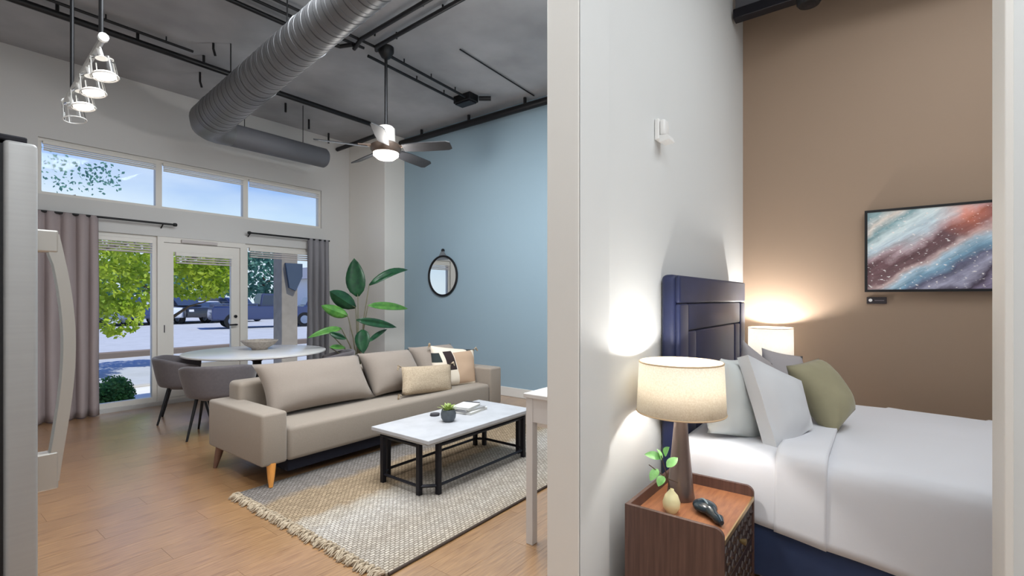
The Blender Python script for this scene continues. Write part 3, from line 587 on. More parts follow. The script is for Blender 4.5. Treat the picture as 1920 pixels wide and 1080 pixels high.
# hanging track light
ta, tb = Vector((.738, 3.32, 2.80)), Vector((.816, 4.62, 2.80))
t = thing('track_light', 'hanging track light with four clear glass spot heads on two black rods', 'light', (ta+tb)/2)
dvt = (tb-ta).normalized()
tr = tube(bmesh.new(), [ta, tb], .016, seg=8); obj('track', tr, M['chrome'], t, smooth=True)
for q in (ta+dvt*.06, tb-dvt*.28): obj('rod', T([q, (q.x, q.y, ZC)], .011), M['black'], t, smooth=True)
for q in (ta, tb): obj('end_cap', T([q-dvt*.012, q+dvt*.012], .024, seg=10), M['white'], t)
for k, s in enumerate((.14, .47, .80, 1.13)):
    q = ta+dvt*s; ax = Vector((.10, -.16, -1)).normalized(); n0 = q+Vector((.01, 0, -.02))
    hd = obj('spot_head', T([q, n0+ax*.03, n0+ax*.045], [.012, .012, .03], seg=12), M['white'], t, smooth=True)
    obj('glass_shade', T([n0+ax*.035, n0+ax*.05, n0+ax*.15], [.03, .055, .062], seg=20, caps=False), M['clear'], hd, smooth=True)
    obj('shade_rim', T([n0+ax*(.15+.004*math.sin(0))+(ax.orthogonal().normalized()*math.cos(a*PI/10)+ax.cross(ax.orthogonal().normalized())*math.sin(a*PI/10))*.062 for a in range(21)], .0035, seg=6), M['white'], hd)
    for a in range(4):
        o_ = ax.orthogonal().normalized(); o2 = ax.cross(o_); rv = o_*math.cos(a*PI/2+.5)+o2*math.sin(a*PI/2+.5)
        obj('shade_bar', T([n0+ax*.05+rv*.055, n0+ax*.15+rv*.062], .003, seg=6), M['white'], hd)
    if k < 3:
        sp = lamp('SPOT', 'track_spot', n0+ax*.16, 22, (1, .97, .92), target=n0+ax*2); sp.data.spot_size = 2.2; sp.data.spot_blend = .8; sp.data.shadow_soft_size = .05
    if k < 3: obj('lens', T([n0+ax*.135, n0+ax*.148], [.052, .052], seg=20), M['lampon'], hd)
    else: obj('lens', T([n0+ax*.06, n0+ax*.068], [.03, .03], seg=20), M['white'], hd)

# ------------------------------------------------------------------ fridge at the left
t = thing('refrigerator', 'stainless steel refrigerator with a long bowed handle at the left edge', 'refrigerator', (-.1, 2.15, 0))
obj('body', B(-.55, .165, 1.735, 2.62, .02, 1.785, bev=.008), M['black'], t)
dr = obj('door', B(.190, .252, 1.72, 2.64, .06, 1.795, bev=.010, seg=3), M['steel'], t, smooth=True)
obj('gasket', B(.165, .190, 1.73, 2.63, .07, 1.785), M['black'], t)
obj('hinge_cover', B(.05, .235, 1.74, 1.86, 1.796, 1.812, bev=.004), M['dkmetal'], t)
hb = bmesh.new()
prof = []
for k in range(25):
    s = k/24; z = .905+(1.575-.905)*s; xo = .302+.034*math.sin(PI*(s**1.15)); prof.append((xo, z))
inner = [(x-.026 if 2 < i < 22 else x-.03, z) for i, (x, z) in enumerate(prof)]
prism(hb, prof+inner[::-1], 'y', 1.78, 1.815); hd = obj('handle', hb, M['hsteel'], dr, smooth=True, angle=50)
for z0, z1 in ((.885, .985), (1.525, 1.585)): obj('handle_mount', B(.250, .300, 1.778, 1.817, z0, z1, bev=.004), M['hsteel'], dr)
obj('foot', LT([(0, 0), (.03, 0), (.03, .025), (0, .025)], (.1, 1.85, 0), 12), M['black'], t); obj('foot', LT([(0, 0), (.03, 0), (.03, .025), (0, .025)], (.1, 2.5, 0), 12), M['black'], t)

# ------------------------------------------------------------------ rug
rx0, rx1, ry0, ry1 = 1.56, 4.35, 1.99, 3.66
rug = thing('area_rug', 'woven jute rug striped beige, cream and grey under the coffee table', 'rug', ((rx0+rx1)/2, (ry0+ry1)/2, 0))
def gz(i, j): return Vector((rx0+(rx1-rx0)*i, ry0+(ry1-ry0)*j, .0135+.0012*noise.noise(Vector((i*22, j*16, 0)))))
rb = grid(bmesh.new(), gz, 60, 40); rg = bmesh.ops.extrude_face_region(rb, geom=list(rb.faces)); 
for v in rg['geom']:
    if isinstance(v, bmesh.types.BMVert): v.co.z = .001
obj('woven_field', rb, rug_mat(), rug, smooth=True, angle=60)
tm = []
for k in range(6):
    b = bmesh.new(); r = random.Random(k)
    lathe(b, [(0, .012), (.010, .010), (.013, 0), (.009, -.012), (.004, -.016)], (0, 0, .014), 7, (-1, 0, 0))
    for q in range(9):
        a = r.uniform(-.6, .6); l = r.uniform(.04, .075); z0 = r.uniform(.004, .022)
        tube(b, [(0, r.uniform(-.008, .008), z0+.004), (-l*.5*math.cos(a), l*.5*math.sin(a), z0+.006), (-l*math.cos(a), l*math.sin(a)*1.1, .004)], [.005, .0055, .003], seg=5)
    me = mesh_from(b, 'tassel'); me.materials.append(M['tuft']); tm.append(me)
n = 38
for k in range(n):
    o = bpy.data.objects.new('tassel', tm[k % 6]); COL.objects.link(o); o.parent = rug
    o.location = Vector((rx0-.004+random.uniform(-.006, .006), ry0+.02+(ry1-ry0-.04)*k/(n-1), 0))-rug.location; o.rotation_euler = (0, 0, random.uniform(-.35, .35))
obj('side_cord', T([(rx0+.01, ry0-.006, .009), (rx1, ry0-.006, .009)], .008, seg=8), mat('dark_rug_edge', (74, 62, 54), .95), rug)

# ------------------------------------------------------------------ sofa
t = thing('sofa', 'long taupe fabric sofa with square arms on tapered wooden legs', 'sofa', (3.08, 4.0, 0))
obj('armrest', B(1.69, 1.885, 3.57, 4.50, .17, .555, bev=.022, seg=3), M['sofa'], t, smooth=True)
obj('armrest', B(4.27, 4.47, 3.57, 4.50, .17, .60, bev=.022, seg=3), M['sofa'], t, smooth=True)
def seatfn():
    b = B(1.89, 4.265, 3.575, 4.25, .165, .425, bev=.035, seg=4); return b
obj('seat', seatfn(), M['sofa'], t, smooth=True)
obj('backrest', B(1.83, 4.265, 4.25, 4.47, .17, .70, bev=.04, seg=4), M['sofa'], t, smooth=True)
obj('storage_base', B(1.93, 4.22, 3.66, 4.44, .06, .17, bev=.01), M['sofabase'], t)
for (x, y, m, sx, sy) in ((1.775, 3.50, 'oak', -.02, -.035), (1.73, 4.36, 'brownleg', -.03, .03), (4.40, 3.50, 'brownleg', .02, -.035), (4.40, 4.38, 'brownleg', .02, .03)):
    yy = y+.10 if y < 4 else y
    lg = obj('leg', T([(x, yy, .18), (x+sx*.5, yy+sy*.5, .09), (x+sx, yy+sy, .0145 if y < 4 else 0)], [.034, .026, .014], seg=14), M[m], t, smooth=True)
    if m == 'oak': lg['label'] = 'orange oak tapered front leg'
def back_cushion(label, x0, x1, z1, lean=.0):
    b = PL([(x0, 4.19, z1), (x1, 4.20, z1-.01), (x1+.0, 3.93, .445), (x0+.0, 3.93, .445)], .28, 18, pinch=.08)
    return tag(obj('back_cushion', b, M['cush'], smooth=True, angle=180), label, 'cushion', 'back cushions on the sofa')
back_cushion('wide taupe back cushion at the left end of the sofa', 1.90, 2.95, .85)
back_cushion('taupe back cushion in the middle of the sofa behind the beige lumbar pillow', 2.93, 3.60, .85)
back_cushion('taupe back cushion at the right end of the sofa behind the block patterned pillow', 3.58, 4.26, .86)
t = thing('lumbar_pillow', 'beige woven lumbar pillow with corner tassels on the sofa', 'pillow', (3.45, 3.8, .43))
pc = [P(752, 688, y=3.83), P(846, 682, y=3.83), P(848, 734, y=3.70), P(753, 742, y=3.72)]
zmin = min(p.z for p in pc)
obj('cover', PL(pc, .15, 14, pinch=.04), M['beige'], t, smooth=True, angle=180)
for q, s in ((pc[0], -1), (pc[1], 1), (pc[2], 1), (pc[3], -1)): obj('tassel', T([q, q+Vector((s*.03, 0, .012)), q+Vector((s*.045, -.005, -.03))], [.006, .014, .008], seg=8), M['tuft'], t, smooth=True)
pc = [P(806, 648, y=4.02), P(889, 655, y=3.93), P(893, 722, y=3.76), P(810, 728, y=3.86)]
t = thing('throw_pillow', 'cream throw pillow with black and tan blocks in the sofa corner', 'pillow', ((pc[0].x+pc[2].x)/2, 3.88, .425))
obj('cover', PL(pc, .17, 18, pinch=.05), stripe_mat(), t, smooth=True, angle=180)
for q, s in ((pc[0], -1), (pc[1], 1), (pc[2], 1)): obj('tassel', T([q, q+Vector((s*.015, -.01, .02)), q+Vector((s*.04, -.02, -.02))], [.006, .014, .008], seg=8), M['tuft'], t, smooth=True)

# ------------------------------------------------------------------ coffee table and what stands on it
t = thing('coffee_table', 'rectangular coffee table with pale stone top and dark metal frames', 'table', (2.92, 2.8, .014))
obj('tabletop', B(2.29, 3.53, 2.47, 3.10, .398, .425, bev=.003), M['concrete'], t); obj('edge_band', B(2.295, 3.525, 2.475, 3.095, .386, .398), M['concedge'], t)
LB = .0145; LW = .034
def leg(x, y): return obj('leg', B(x-LW/2, x+LW/2, y-LW/2, y+LW/2, LB, .386, bev=.003), M['dkmetal'], t)
def bar(p, q, r=.012, name='stretcher'): return obj(name, T([p, q], r, seg=4), M['dkmetal'], t)
for x in (2.325, 3.495):
    for y in (2.60, 3.00): leg(x, y)
    bar((x, 2.60, .366), (x, 3.00, .366), .020, 'rail'); bar((x, 2.60, .075), (x, 3.00, .075))
for y in (2.505, 3.065):
    for x in (2.42, 3.44): leg(x, y)
    bar((2.42, y, .366), (3.44, y, .366), .020, 'rail'); bar((2.42, y, .075), (3.44, y, .075))
for sx in (1, -1):
    for sy in (1, -1):
        cx = 2.325 if sx < 0 else 3.495; lx = 2.42 if sx < 0 else 3.44; cy = 2.60 if sy < 0 else 3.00; ly = 2.505 if sy < 0 else 3.065
        bar((cx, cy, .075), (lx, ly, .075))
q = P(839, 792, z=.425); q = Vector((q.x+.03, q.y+.02, .426))
t = thing('potted_succulent', 'small green succulent in a dark grey stone pot on the coffee table', 'plant', q)
obj('pot', LT([(0, 0), (.04, 0), (.058, .03), (.062, .06), (.052, .095), (.046, .095), (.046, .08), (0, .08)], q, 20), M['potgrey'], t, smooth=True)
obj('soil', LT([(0, .083), (.045, .082)], q, 16), M['soil'], t)
for k in range(26):
    a = k*2.4; r = .012+.0016*k; el = 1.25-.035*k; b0 = q+Vector((math.cos(a)*r*.6, math.sin(a)*r*.6, .083)); ln = .055+.02*random.random()
    obj('leaf', leafblade(bmesh.new(), b0, b0+Vector((math.cos(a)*math.cos(el)*ln, math.sin(a)*math.cos(el)*ln, math.sin(el)*ln)), .022, .1, side=(-math.sin(a), math.cos(a), 0), n=5), M['succ'], t, smooth=True)
def book(label, c, w, d, h, rz, m):
    t = thing('book', label, 'book', c, 'books on the coffee table')
    def rot(bm):
        bmesh.ops.rotate(bm, verts=bm.verts, cent=c, matrix=Matrix.Rotation(rz, 3, 'Z')); return bm
    x, y, z = c
    cv = bmesh.new(); box(cv, x-w/2, x+w/2, y-d/2, y+d/2, z, z+.003); box(cv, x-w/2, x+w/2, y-d/2, y+d/2, z+h-.003, z+h); box(cv, x-w/2, x-w/2+.004, y-d/2, y+d/2, z, z+h)
    obj('cover', rot(cv), m, t); obj('pages', rot(B(x-w/2+.005, x+w/2-.005, y-d/2+.005, y+d/2-.005, z+.0032, z+h-.0032)), M['pages'], t)
book('large white book at the bottom of the coffee table stack', (3.13, 2.86, .426), .27, .21, .018, .15, M['bookw'])
book('grey book in the middle of the coffee table stack', (3.12, 2.865, .4443), .25, .19, .016, -.05, M['bookg'])
book('pale book on top of the coffee table stack', (3.10, 2.87, .4606), .22, .17, .018, .25, M['bookw'])
book('thin dark book lying behind the stack on the coffee table', (3.26, 3.0, .426), .22, .14, .018, .2, M['bookd'])
q = P(815, 779, z=.426)
t = thing('coaster', 'small dark round coaster holder left of the potted succulent', 'coaster', q)
for k in range(3): obj('disc', LT([(0, 0), (.04, 0), (.04, .005), (0, .005)], q+Vector((.002*k, 0, .006*k)), 20), M['bookd'], t)

# ------------------------------------------------------------------ console table at the partition
t = thing('console_table', 'white console table standing against the partition at the rug edge', 'table', (2.85, 1.38, 0))
obj('tabletop', B(2.245, 3.65, 1.12, 1.635, .835, .86, bev=.004), M['consol'], t); obj('apron', frame_rect(bmesh.new(), 2.26, 3.63, .70, .835, .02, 1.60, 1.62), M['consol'], t)
ap = obj('apron', B(2.26, 2.28, 1.14, 1.62, .70, .835), M['consol'], t)
for x in (2.255, 3.59):
    for y in (1.14, 1.577): obj('leg', B(x, x+.05, y, y+.045, 0, .835, bev=.003), M['consol'], t)

# ------------------------------------------------------------------ dining table, bowl, chairs
tx, ty = 2.88, 6.2
t = thing('dining_table', 'round white topped dining table on a dark pedestal behind the sofa', 'table', (tx, ty, 0))
obj('tabletop', LT([(0, .715), (.74, .715), (.80, .73), (.80, .745), (.79, .75), (0, .75)], (tx, ty, 0), 56), M['marble'], t, smooth=True)
obj('pedestal', LT([(0, .0), (.30, 0), (.30, .015), (.10, .05), (.05, .12), (.05, .62), (.18, .714), (0, .714)], (tx, ty, 0), 28), M['black'], t, smooth=True)
q = P(487, 655, z=.751)
t = thing('serving_bowl', 'low woven grey bowl in the middle of the white dining table', 'bowl', (q.x, q.y, .751))
q = Vector((q.x, q.y, .751))
obj('bowl_body', LT([(0, 0), (.09, 0), (.10, .02), (.17, .06), (.215, .11), (.205, .112), (.16, .068), (.08, .03), (0, .028)], q, 30), M['bowl'], t, smooth=True)
obj('rim', T([q+Vector((.21*math.cos(a*PI/15), .21*math.sin(a*PI/15), .112)) for a in range(31)], .007, seg=6), M['bowl'], t)
def make_chair(label):
    t = thing('dining_chair', label, 'chair', (0, 0, 0), 'grey shell chairs around the dining table')
    # faces +Y; shell wraps the back and the sides
    def sh(i, j):
        a = math.radians(-205+230*i)+0; k = abs(i-.5)*2; top = .735-.10*max(0, k-.35)**1.3*1.6
        z = .40+(top-.40)*j; r = .24+.075*j**.7; ang = -PI/2+(i-.5)*math.radians(235)
        return Vector((math.cos(ang)*r*1.08, math.sin(ang)*r*.98+.0, z))
    obj('shell', grid(bmesh.new(), sh, 28, 8), M['chair'], t, smooth=True, angle=180, solid=.045, sub=1)
    obj('seat', LT([(0, .36), (.20, .37), (.25, .41), (.25, .45), (.22, .475), (0, .48)], (0, .02, 0), 28), M['chair'], t, smooth=True)
    for sx in (1, -1):
        for sy in (1, -1): obj('leg', T([(sx*.17, sy*.15, .40), (sx*.235, sy*.25, 0)], [.017, .010], seg=10), M['black'], t, smooth=True)
    return t
ch = make_chair('grey shell dining chair in front, nearest the sofa armrest')
spots = [((2.17, 5.50), None, None), ((2.20, 6.48), 'grey shell dining chair at the left end of the round table', None), ((3.50, 5.62), 'grey shell dining chair half hidden behind the sofa back cushions', None)]
for i, (pxy, lab, _) in enumerate(spots):
    o = ch if i == 0 else dup(ch)
    a = math.atan2(ty-pxy[1], tx-pxy[0])-PI/2
    if i == 0: a = math.radians(-31)
    o.location = (pxy[0], pxy[1], 0); o.rotation_euler = (0, 0, a)
    if lab: o['label'] = lab

# ------------------------------------------------------------------ tall plant in the corner
pl0 = P(672, 665, y=5.9); px0 = Vector((pl0.x, 5.9, 0))
t = thing('potted_plant', 'tall broad leaved plant in a basket between sofa and white column', 'plant', px0)
obj('pot', LT([(0, 0), (.15, 0), (.19, .12), (.18, .30), (.165, .30), (.165, .27), (0, .27)], px0, 24), M['pot'], t, smooth=True)
obj('soil', LT([(0, .275), (.165, .274)], px0, 20), M['soil'], t)
def Q(px, py, y=5.9): return P(px, py, y=y)
leaves = [((671, 556), (664, 484), 34, .02, 5.95, 'leaf'), ((667, 577), (618, 546), 27, .05, 5.8, 'leaf'), ((652, 592), (602, 573), 20, .06, 5.75, 'leafl'), ((692, 535), (765, 506), 15, .16, 5.7, 'leaf'), ((690, 573), (765, 579), 15, .03, 5.6, 'leafl'), ((668, 600), (744, 614), 15, .05, 5.65, 'leaf'),
          ((640, 616), (576, 634), 12, .12, 5.75, 'leafl'), ((680, 618), (681, 663), 26, .02, 5.6, 'leaf'), ((690, 642), (726, 617), 9, .05, 5.6, 'leaf'), ((618, 624), (650, 636), 11, .04, 5.7, 'leaf'), ((618, 651), (648, 652), 9, .04, 5.7, 'leafl')]
base = px0+Vector((0, 0, .27))
for k, (b, tp, w, bend, y, m) in enumerate(leaves):
    bq = Q(*b, y=y); tq = Q(*tp, y=y-.08 if k % 2 else y+.08); dpt = FW[0]*bq.x+FW[1]*bq.y
    lf = obj('leaf', leafblade(bmesh.new(), bq, tq, w*dpt/F*1.08, bend, side=(tq-bq).cross(Vector((FW[0], FW[1], -.25))), fold=.10 if k in (0, 7) else .2), M[m], t, smooth=True, solid=.003)
    mid = Vector(((base.x*1+bq.x)/2, (base.y+bq.y)/2, base.z+(bq.z-base.z)*.62)); s0 = base+Vector((.02*math.cos(k*2.1), .02*math.sin(k*2.1), 0))
    obj('stem', T([s0, s0.lerp(mid, .55)+Vector((0, 0, .04)), mid+Vector((0, 0, .03)), bq, bq.lerp(tq, .12)], [.012, .011, .009, .006, .003], seg=7), M['stem'], lf, smooth=True)

# ------------------------------------------------------------------ round mirror
mc = Vector((XB, 5.60, 1.765)); R0 = .315
t = thing('round_mirror', 'round black framed mirror hanging on the pale blue wall', 'mirror', (XB-.01, 5.6, 1.45))
obj('frame', T([mc+Vector((-.02, R0*math.cos(a*PI/24), R0*math.sin(a*PI/24))) for a in range(49)], .018, seg=8, caps=False), M['black'], t, smooth=True)
obj('mirror_glass', LT([(0, 0), (R0-.005, 0), (R0-.005, .008), (0, .008)], mc+Vector((-.012, 0, 0)), 48, (-1, 0, 0)), M['mirror'], t)
obj('hook', LT([(0, 0), (.03, 0), (.03, .02), (0, .025)], mc+Vector((-.002, 0, R0+.09)), 14, (-1, 0, 0)), M['black'], t, smooth=True)
obj('strap', prism(bmesh.new(), [(mc.y-.03, mc.z+R0+.08), (mc.y+.03, mc.z+R0+.08), (mc.y+.13, mc.z+R0-.06), (mc.y-.13, mc.z+R0-.06)], 'x', XB-.024, XB-.021), mat('grey_leather', (120, 126, 132), .7), t)

# ================================================================== BEDROOM
hx0, hx1, hy0, hy1, hz = 2.667, 4.26, .905, .99, 1.535
bed = thing('bed', 'queen bed with tall navy velvet headboard against the white partition', 'bed', (3.46, -.15, 0))
hb = obj('headboard', B(hx0, hx1, hy0, hy1, .0, hz, bev=.03, seg=4), M['navy'], bed, smooth=True)
def hpan(x0, x1, z0, z1, y=.882): return obj('panel', B(x0, x1, y, .91, z0, z1, bev=.013, seg=3), M['navy'], hb, smooth=True)
hpan(hx0+.004, hx1-.004, 1.375, hz-.006); hpan(hx0+.004, hx0+.16, .25, 1.372); hpan(hx1-.16, hx1-.004, .25, 1.372)
hpan(hx0+.163, hx1-.163, 1.215, 1.372, .886); hpan(hx0+.163, hx0+.32, .25, 1.212, .886); hpan(hx1-.32, hx1-.163, .25, 1.212, .886); hpan(hx0+.323, hx1-.323, .25, 1.212, .89)
obj('side_rail', B(2.60, 2.655, -1.20, .90, .05, .345, bev=.02, seg=3), M['navyd'], bed, smooth=True); obj('side_rail', B(4.20, 4.255, -1.20, .90, .05, .345, bev=.02, seg=3), M['navyd'], bed, smooth=True)
obj('foot_rail', B(2.60, 4.255, -1.27, -1.20, .05, .345, bev=.02, seg=3), M['navyd'], bed, smooth=True)
obj('mattress', B(2.68, 4.18, -1.17, .875, .30, .585, bev=.05, seg=4), M['sheet'], bed, smooth=True)
for x in (2.68, 4.15):
    for y in (-1.1, .7): obj('leg', B(x, x+.06, y, y+.06, 0, .06), M['black'], bed)
def drape(y0, y1, ztop, name, label, hemfn, thick, seed, edge=2.655, nv=40, far=4.235):
    nu = 60
    def g(i, j):
        y = y0+(y1-y0)*j; hem = hemfn(y)
        sd = ztop-hem; L1 = sd; L2 = far-edge; tot = 2*L1+L2; s = i*tot; r = .07
        if s < L1: x = edge-.055*(1-s/L1)**.8-.01; z = hem+s
        elif s < L1+L2: x = edge+(s-L1); z = ztop
        else: x = far+.04*((s-L1-L2)/L1); z = ztop-(s-L1-L2)
        # round the long edges
        dx = min(x-edge, far-x)
        if z > ztop-r and dx < r:
            if s < L1 or s >= L1+L2: k = (z-(ztop-r))/r; x += (1 if s < L1 else -1)*r*.30*k*k
            else: z -= r*.30*(1-dx/r)**2
        n_ = noise.noise(Vector((x*2.2, y*2.2, z*2+seed)))*.012+noise.noise(Vector((x*6, y*5, z*3+seed)))*.004
        if s < L1: x += noise.noise(Vector((y*4, z*2, seed)))*.010
        return Vector((x, y, z+n_))
    o = obj(name, grid(bmesh.new(), g, nu, nv), M['sheet'], smooth=True, angle=180, solid=thick)
    return tag(o, label, 'bedding')
HEM = lambda y: max(.12, .31-.124*(.5-y))
drape(-1.29, .235, .64, 'duvet', 'white duvet spread over the foot of the bed', HEM, .026, 3.0)
drape(.20, .41, .668, 'folded_sheet', 'white sheet folded back over the duvet edge below the pillows', lambda y: HEM(y)-.004, .02, 7.0, edge=2.648, nv=16, far=4.245)
drape(.36, .87, .628, 'bed_sheet', 'white sheet covering the head of the mattress under the pillows', lambda y: HEM(y)+.006, .02, 11.0, nv=20)
def bed_pillow(name, label, pts, th, m, be=0., pinch=.06):
    return tag(obj(name, PL(pts, th, 16, box_edge=be, pinch=pinch), m, smooth=True, angle=50 if be else 180), label, 'pillow')
bed_pillow('bed_pillow', 'greenish white pillow leaning on the headboard beside the lamp shade', [P(1352, 672, x=2.74), P(1398, 670, x=3.15), P(1428, 832, x=3.02), P(1326, 812, x=2.70)], .17, M['pillow2'], .0)
bed_pillow('bed_pillow', 'large boxy white pillow at the front left of the pillows', [P(1392, 668, x=2.86), P(1492, 716, x=3.20), P(1514, 802, x=3.12), P(1448, 850, x=2.80)], .17, M['pillow'], .42, .02)
bed_pillow('bed_pillow', 'mauve grey pillow peeking between headboard and front white pillow', [P(1392, 636, x=3.4), P(1448, 682, x=3.62), P(1450, 790, x=3.5), P(1392, 770, x=3.3)], .14, M['pillowg'])
bed_pillow('bed_pillow', 'pale grey pillow in front of the far bedside lamp', [P(1428, 652, x=3.8), P(1505, 668, x=4.05), P(1510, 770, x=3.9), P(1430, 775, x=3.65)], .14, M['pillowg'])
bed_pillow('sage_cushion', 'sage green cushion leaning in front of the white pillows', [P(1474, 686, x=3.28), P(1535, 672, x=3.6), P(1604, 768, x=3.46), P(1562, 822, x=3.20)], .20, M['sage'], .0, .03)

# nightstand with tray top
nx0, nx1, ny0, ny1 = 1.995, 2.562, .49, .90
t = thing('nightstand', 'dark walnut nightstand with tray top and carved front beside the bed', 'nightstand', ((nx0+nx1)/2, .69, 0))
def side(x):
    r = .035; pts = [(ny1, .06), (ny1, .5)]; pts += [(ny0+r-r*math.sin(a*PI/12), .5-r+r*math.cos(a*PI/12)) for a in range(7)]; pts += [(ny0, .06)]
    return prism(bmesh.new(), pts, 'x', x, x+.018)
obj('side_panel', side(nx0), M['walnut'], t); obj('side_panel', side(nx1-.018), M['walnut'], t)
obj('back_panel', B(nx0+.018, nx1-.018, ny1-.018, ny1, .06, .5, bev=.002), M['walnut'], t)
obj('tray_top', B(nx0+.018, nx1-.018, ny0+.004, ny1-.018, .435, .452, bev=.002), M['tray'], t)
obj('bottom_panel', B(nx0+.018, nx1-.018, ny0+.02, ny1-.018, .06, .078), M['walnut'], t)
for z0, z1 in ((.265, .43), (.085, .26)):
    dw = obj('drawer', B(nx0+.022, nx1-.022, ny0+.006, ny1-.03, z0, z1, bev=.003), M['carved'], t)
    cb = bmesh.new()
    for a in range(9):
        for b in range(3):
            cx = nx0+.055+a*.057+(.028 if b % 2 else 0); cz = z0+.03+b*.05
            if cx > nx1-.045: continue
            lathe(cb, [(.004, .010), (.018, .004), (.021, 0)], (cx, ny0+.006, cz), 4, (0, -1, 0))
    cv = obj('carving', cb, M['carved'], dw)
    obj('knob', LT([(0, .03), (.014, .026), (.012, .012), (.006, 0)], (nx0+(nx1-nx0)/2, ny0+.004, (z0+z1)/2), 12, (0, -1, 0)), M['gold'], dw, smooth=True)
obj('front_edge', B(nx0+.018, nx1-.018, ny0-.001, ny0+.005, .435, .454), M['gold'], t)
for x in (nx0+.02, nx1-.05):
    for y in (ny0+.03, ny1-.06): obj('leg', B(x, x+.03, y, y+.03, 0, .06), M['black'], t)
# bedside lamp
def table_lamp(label, lx, ly, z0, shade_r, zs0, zs1, shm, e, flare=.012):
    t = thing('table_lamp', label, 'lamp', (lx, ly, z0))
    obj('base', LT([(0, 0), (.062, 0), (.065, .008), (.060, .03), (.024, zs0-z0+.02), (.018, zs0-z0+.06), (0, zs0-z0+.06)], (lx, ly, z0), 28), M['lampbase'], t, smooth=True)
    obj('shade', LT([(shade_r, zs0), (shade_r-flare, zs1)], (lx, ly, 0), 48), shm, t, smooth=True, solid=.003)
    for z, r in ((zs0, shade_r), (zs1, shade_r-flare)): obj('shade_ring', T([(lx+r*math.cos(a*PI/24), ly+r*math.sin(a*PI/24), z) for a in range(49)], .004, seg=6, caps=False), mat('shade_trim', (214, 186, 150), .7), t)
    obj('bulb', LT([(0, -.04), (.02, -.03), (.03, 0), (.02, .03), (0, .04)], (lx, ly, (zs0+zs1)/2-.02), 14), M['lampon'], t, smooth=True)
    for a in range(3):
        c_, s_ = math.cos(a*2.094), math.sin(a*2.094); obj('spider_arm', T([(lx, ly, zs0+.05), (lx+c_*(shade_r-.003), ly+s_*(shade_r-.003), zs0+.05)], .003, seg=6), M['black'], t)
    lamp('POINT', 'lamp_bulb_light', (lx, ly, zs1-.065), e, (1, .975, .93), radius=.03)
    return t
table_lamp('bedside lamp with bronze cone base and linen drum shade on the near nightstand', 2.325, .765, .4525, .202, .862, 1.098, M['shade'], 13)
# far nightstand and lamp behind the pillows
t = thing('nightstand', 'walnut nightstand hidden between bed and tan wall under the far lamp', 'nightstand', (4.5, .72, 0))
obj('case', B(4.305, 4.70, .52, .90, .06, .46, bev=.006), M['walnut'], t); obj('drawer', B(4.33, 4.675, .510, .52, .1, .42, bev=.003), M['carved'], t)
for x in (4.32, 4.65):
    for y in (.53, .85): obj('leg', B(x, x+.03, y, y+.03, 0, .06), M['black'], t)
table_lamp('second bedside lamp with glowing white shade beyond the headboard', 4.502, .74, .462, .168, .90, 1.158, M['shadewhite'], 34, .003)
# sprig vase
q = Vector((2.16, .725, .4525)); q = P(1259, 960, z=.4525); q = Vector((q.x, q.y, .4525))
t = thing('bud_vase', 'small cream bud vase with green sprig on the nightstand', 'vase', q)
obj('vase_body', LT([(0, 0), (.022, 0), (.036, .022), (.038, .045), (.028, .075), (.012, .094), (.010, .102), (.007, .102), (.008, .09), (0, .088)], q, 22), M['vase'], t, smooth=True)
top = q+Vector((0, 0, .10)); rr = Vector((RT[0], RT[1], 0))
sp_tips = [((-.045, .14), (-.115, .150)), ((-.03, .15), (-.015, .195)), ((-.02, .10), (.035, .135)), ((-.06, .09), (-.10, .045)), ((-.045, .13), (-.06, .175)), ((-.035, .06), (-.065, .02))]
obj('stem', T([top-Vector((0, 0, .05)), top+rr*-.012+Vector((0, 0, .03)), top-rr*.045+Vector((0, 0, .15))], [.003, .003, .002], seg=6), M['bark'], t)
for k, ((a0, z0), (a1, z1)) in enumerate(sp_tips):
    b0 = top+rr*a0+Vector((0, 0, z0)); b1 = top+rr*a1+Vector((0, 0, z1))+Vector((FW[0], FW[1], 0))*(.02*(-1)**k)
    obj('leaf', leafblade(bmesh.new(), b0, b1, .04, .08, side=Vector((FW[0]*.7, FW[1]*.7, .7)), n=6), M['sprig'], t, smooth=True)
for a1, z1 in ((-.10, .11), (.03, .03)): obj('twig', T([top-rr*.02+Vector((0, 0, .05)), top+rr*a1+Vector((0, 0, z1))], [.0025, .002], seg=5), M['bark'], t)
# dark ornament
q = P(1330, 968, z=.4525); ax = (P(1362, 988, z=.46)-P(1308, 940, z=.46)); ax.z = 0; ln = ax.length; ax.normalize(); sd = Vector((-ax.y, ax.x, 0))
t = thing('oval_ornament', 'dark teal glossy oval ornament with a tapered neck on the nightstand', 'ornament', (q.x, q.y, .4525))
c0 = Vector((q.x, q.y, .4525))-ax*.02
def orn(i, j):
    a = 2*PI*i; s = j; x = -.085+.13*s; r = .05*math.sin(PI*min(1, s*.94+.03))**.6
    return c0+ax*x+sd*(r*1.0*math.cos(a))+Vector((0, 0, .026+.026*math.sin(a)*(r/.05)))
b = grid(bmesh.new(), orn, 20, 12); bmesh.ops.remove_doubles(b, verts=b.verts, dist=.0005); obj('body', b, M['teal'], t, smooth=True, angle=180)
obj('neck', T([c0+ax*.03+Vector((0, 0, .026)), c0+ax*.07+Vector((0, 0, .02)), c0+ax*.10+Vector((0, 0, .022)), c0+ax*.125+Vector((0, 0, .018))], [.026, .018, .022, .010], seg=14), M['teal'], t, smooth=True)
obj('ridge', T([c0+ax*(-.07+.01*k)+Vector((0, 0, .026+.028*math.sin(PI*min(1, (k+1.5)/12)))) for k in range(10)], .004, seg=6), mat('pale_ridge', (150, 166, 172), .25), t, smooth=True)

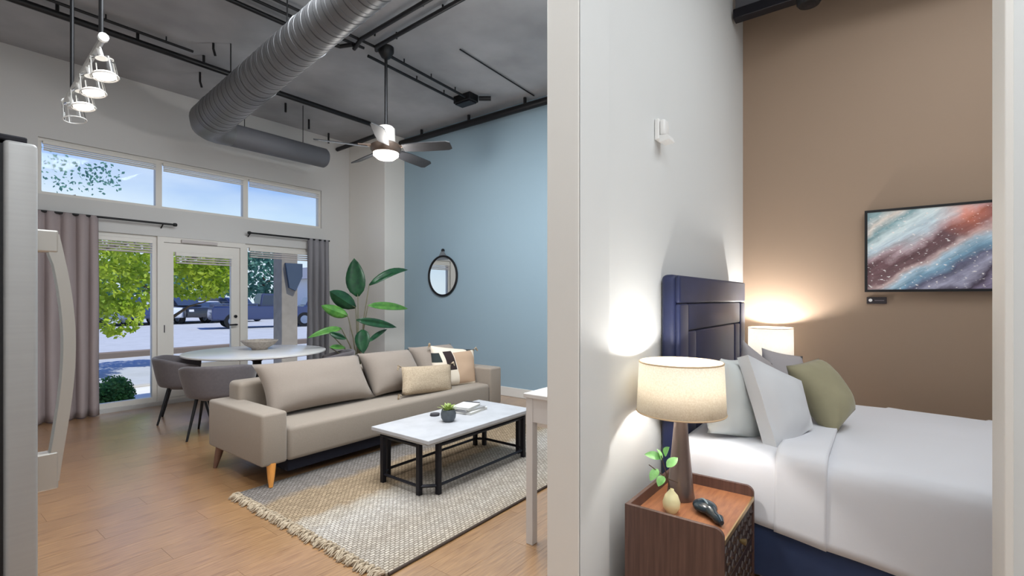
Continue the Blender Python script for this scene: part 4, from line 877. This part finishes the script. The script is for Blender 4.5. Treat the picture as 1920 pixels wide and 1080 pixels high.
# wall screen
tvx = XT
t = thing('wall_screen', 'black framed flat screen showing a marbled blue and maroon picture on the tan wall', 'screen', (tvx-.02, -.45, 1.455))
ya, yb, za, zb = .112, -1.02, 1.452, 2.085
obj('casing', B(tvx-.045, tvx-.004, yb, ya, za, zb, bev=.004), M['black'], t)
fr = bmesh.new(); w = .018
for bx in ((ya-w, ya, za, zb), (yb, yb+w, za, zb), (yb+w, ya-w, zb-w, zb), (yb+w, ya-w, za, za+w)): box(fr, tvx-.055, tvx-.045, bx[0], bx[1], bx[2], bx[3])
obj('frame', fr, M['black'], t)
me_o = obj('picture', B(tvx-.049, tvx-.0455, yb+w, ya-w, za+w, zb-w), art_mat(), t)
mid = Vector((tvx-.047, (-.10), 1.77)); off = mid-t.location
me_o.data.transform(Matrix.Translation(-off)); me_o.location = off
t = thing('wall_plaque', 'small black plaque with a white dot below the wall screen', 'plaque', (tvx-.01, .035, 1.358))
obj('plate', B(tvx-.014, tvx-.002, -.025, .100, 1.360, 1.412, bev=.003), mat('plaque_black', (44, 36, 40), .5), t)
obj('dot', LT([(0, 0), (.012, 0), (.012, .002), (0, .002)], (tvx-.014, .076, 1.388), 16, (-1, 0, 0)), M['white'], t)
obj('text_line', B(tvx-.0155, tvx-.014, -.010, .050, 1.383, 1.389), mat('faint_print', (112, 104, 108), .6), t)
# wall strobe
t = thing('wall_alarm', 'small white alarm device high on the white bedroom wall', 'alarm', (2.70, .98, 2.26))
obj('base_plate', B(2.60, 2.695, .975, .999, 2.275, 2.39, bev=.005), M['white'], t)
obj('housing', B(2.612, 2.68, .945, .975, 2.30, 2.385, bev=.01, seg=3), M['white'], t, smooth=True)
lz = bmesh.new(); prism(lz, [(.975, 2.262), (.975, 2.30), (.93, 2.295), (.92, 2.268)], 'x', 2.612, 2.70); obj('lens', lz, M['white'], t)
# ceiling track and spot in the bedroom
q = P(1366, 34, x=4.35); 
t = thing('ceiling_track', 'black ceiling rail along the tan wall at the top of the bedroom', 'rail', (q.x, .2, q.z))
z1 = q.z
obj('rail', B(q.x-.05, q.x+.05, -1.6, .985, z1-.045, z1+.035, bev=.006), M['dkmetal'], t)
obj('web', B(q.x-.006, q.x+.006, -1.6, .975, z1+.035, z1+.20), M['ductd'], t); obj('top_flange', B(q.x-.05, q.x+.05, -1.6, .98, z1+.20, z1+.23), M['dkmetal'], t)
for y in (.7, -.5): obj('hanger', T([(q.x, y, z1+.2), (q.x, y, ZC)], .012), M['black'], t)
q = P(1517, 4, x=4.30)
t = thing('ceiling_spot', 'round black ceiling spot head beside the rail in the bedroom', 'light', q)
obj('housing', LT([(0, -.02), (.07, -.02), (.085, 0), (.085, .10), (.05, .16), (0, .16)], q, 24), M['black'], t, smooth=True); obj('stem', T([q+Vector((0, 0, .15)), (q.x, q.y, ZC)], .015), M['black'], t)
obj('lens', LT([(0, -.024), (.05, -.022)], q, 20), M['dkmetal'], t)
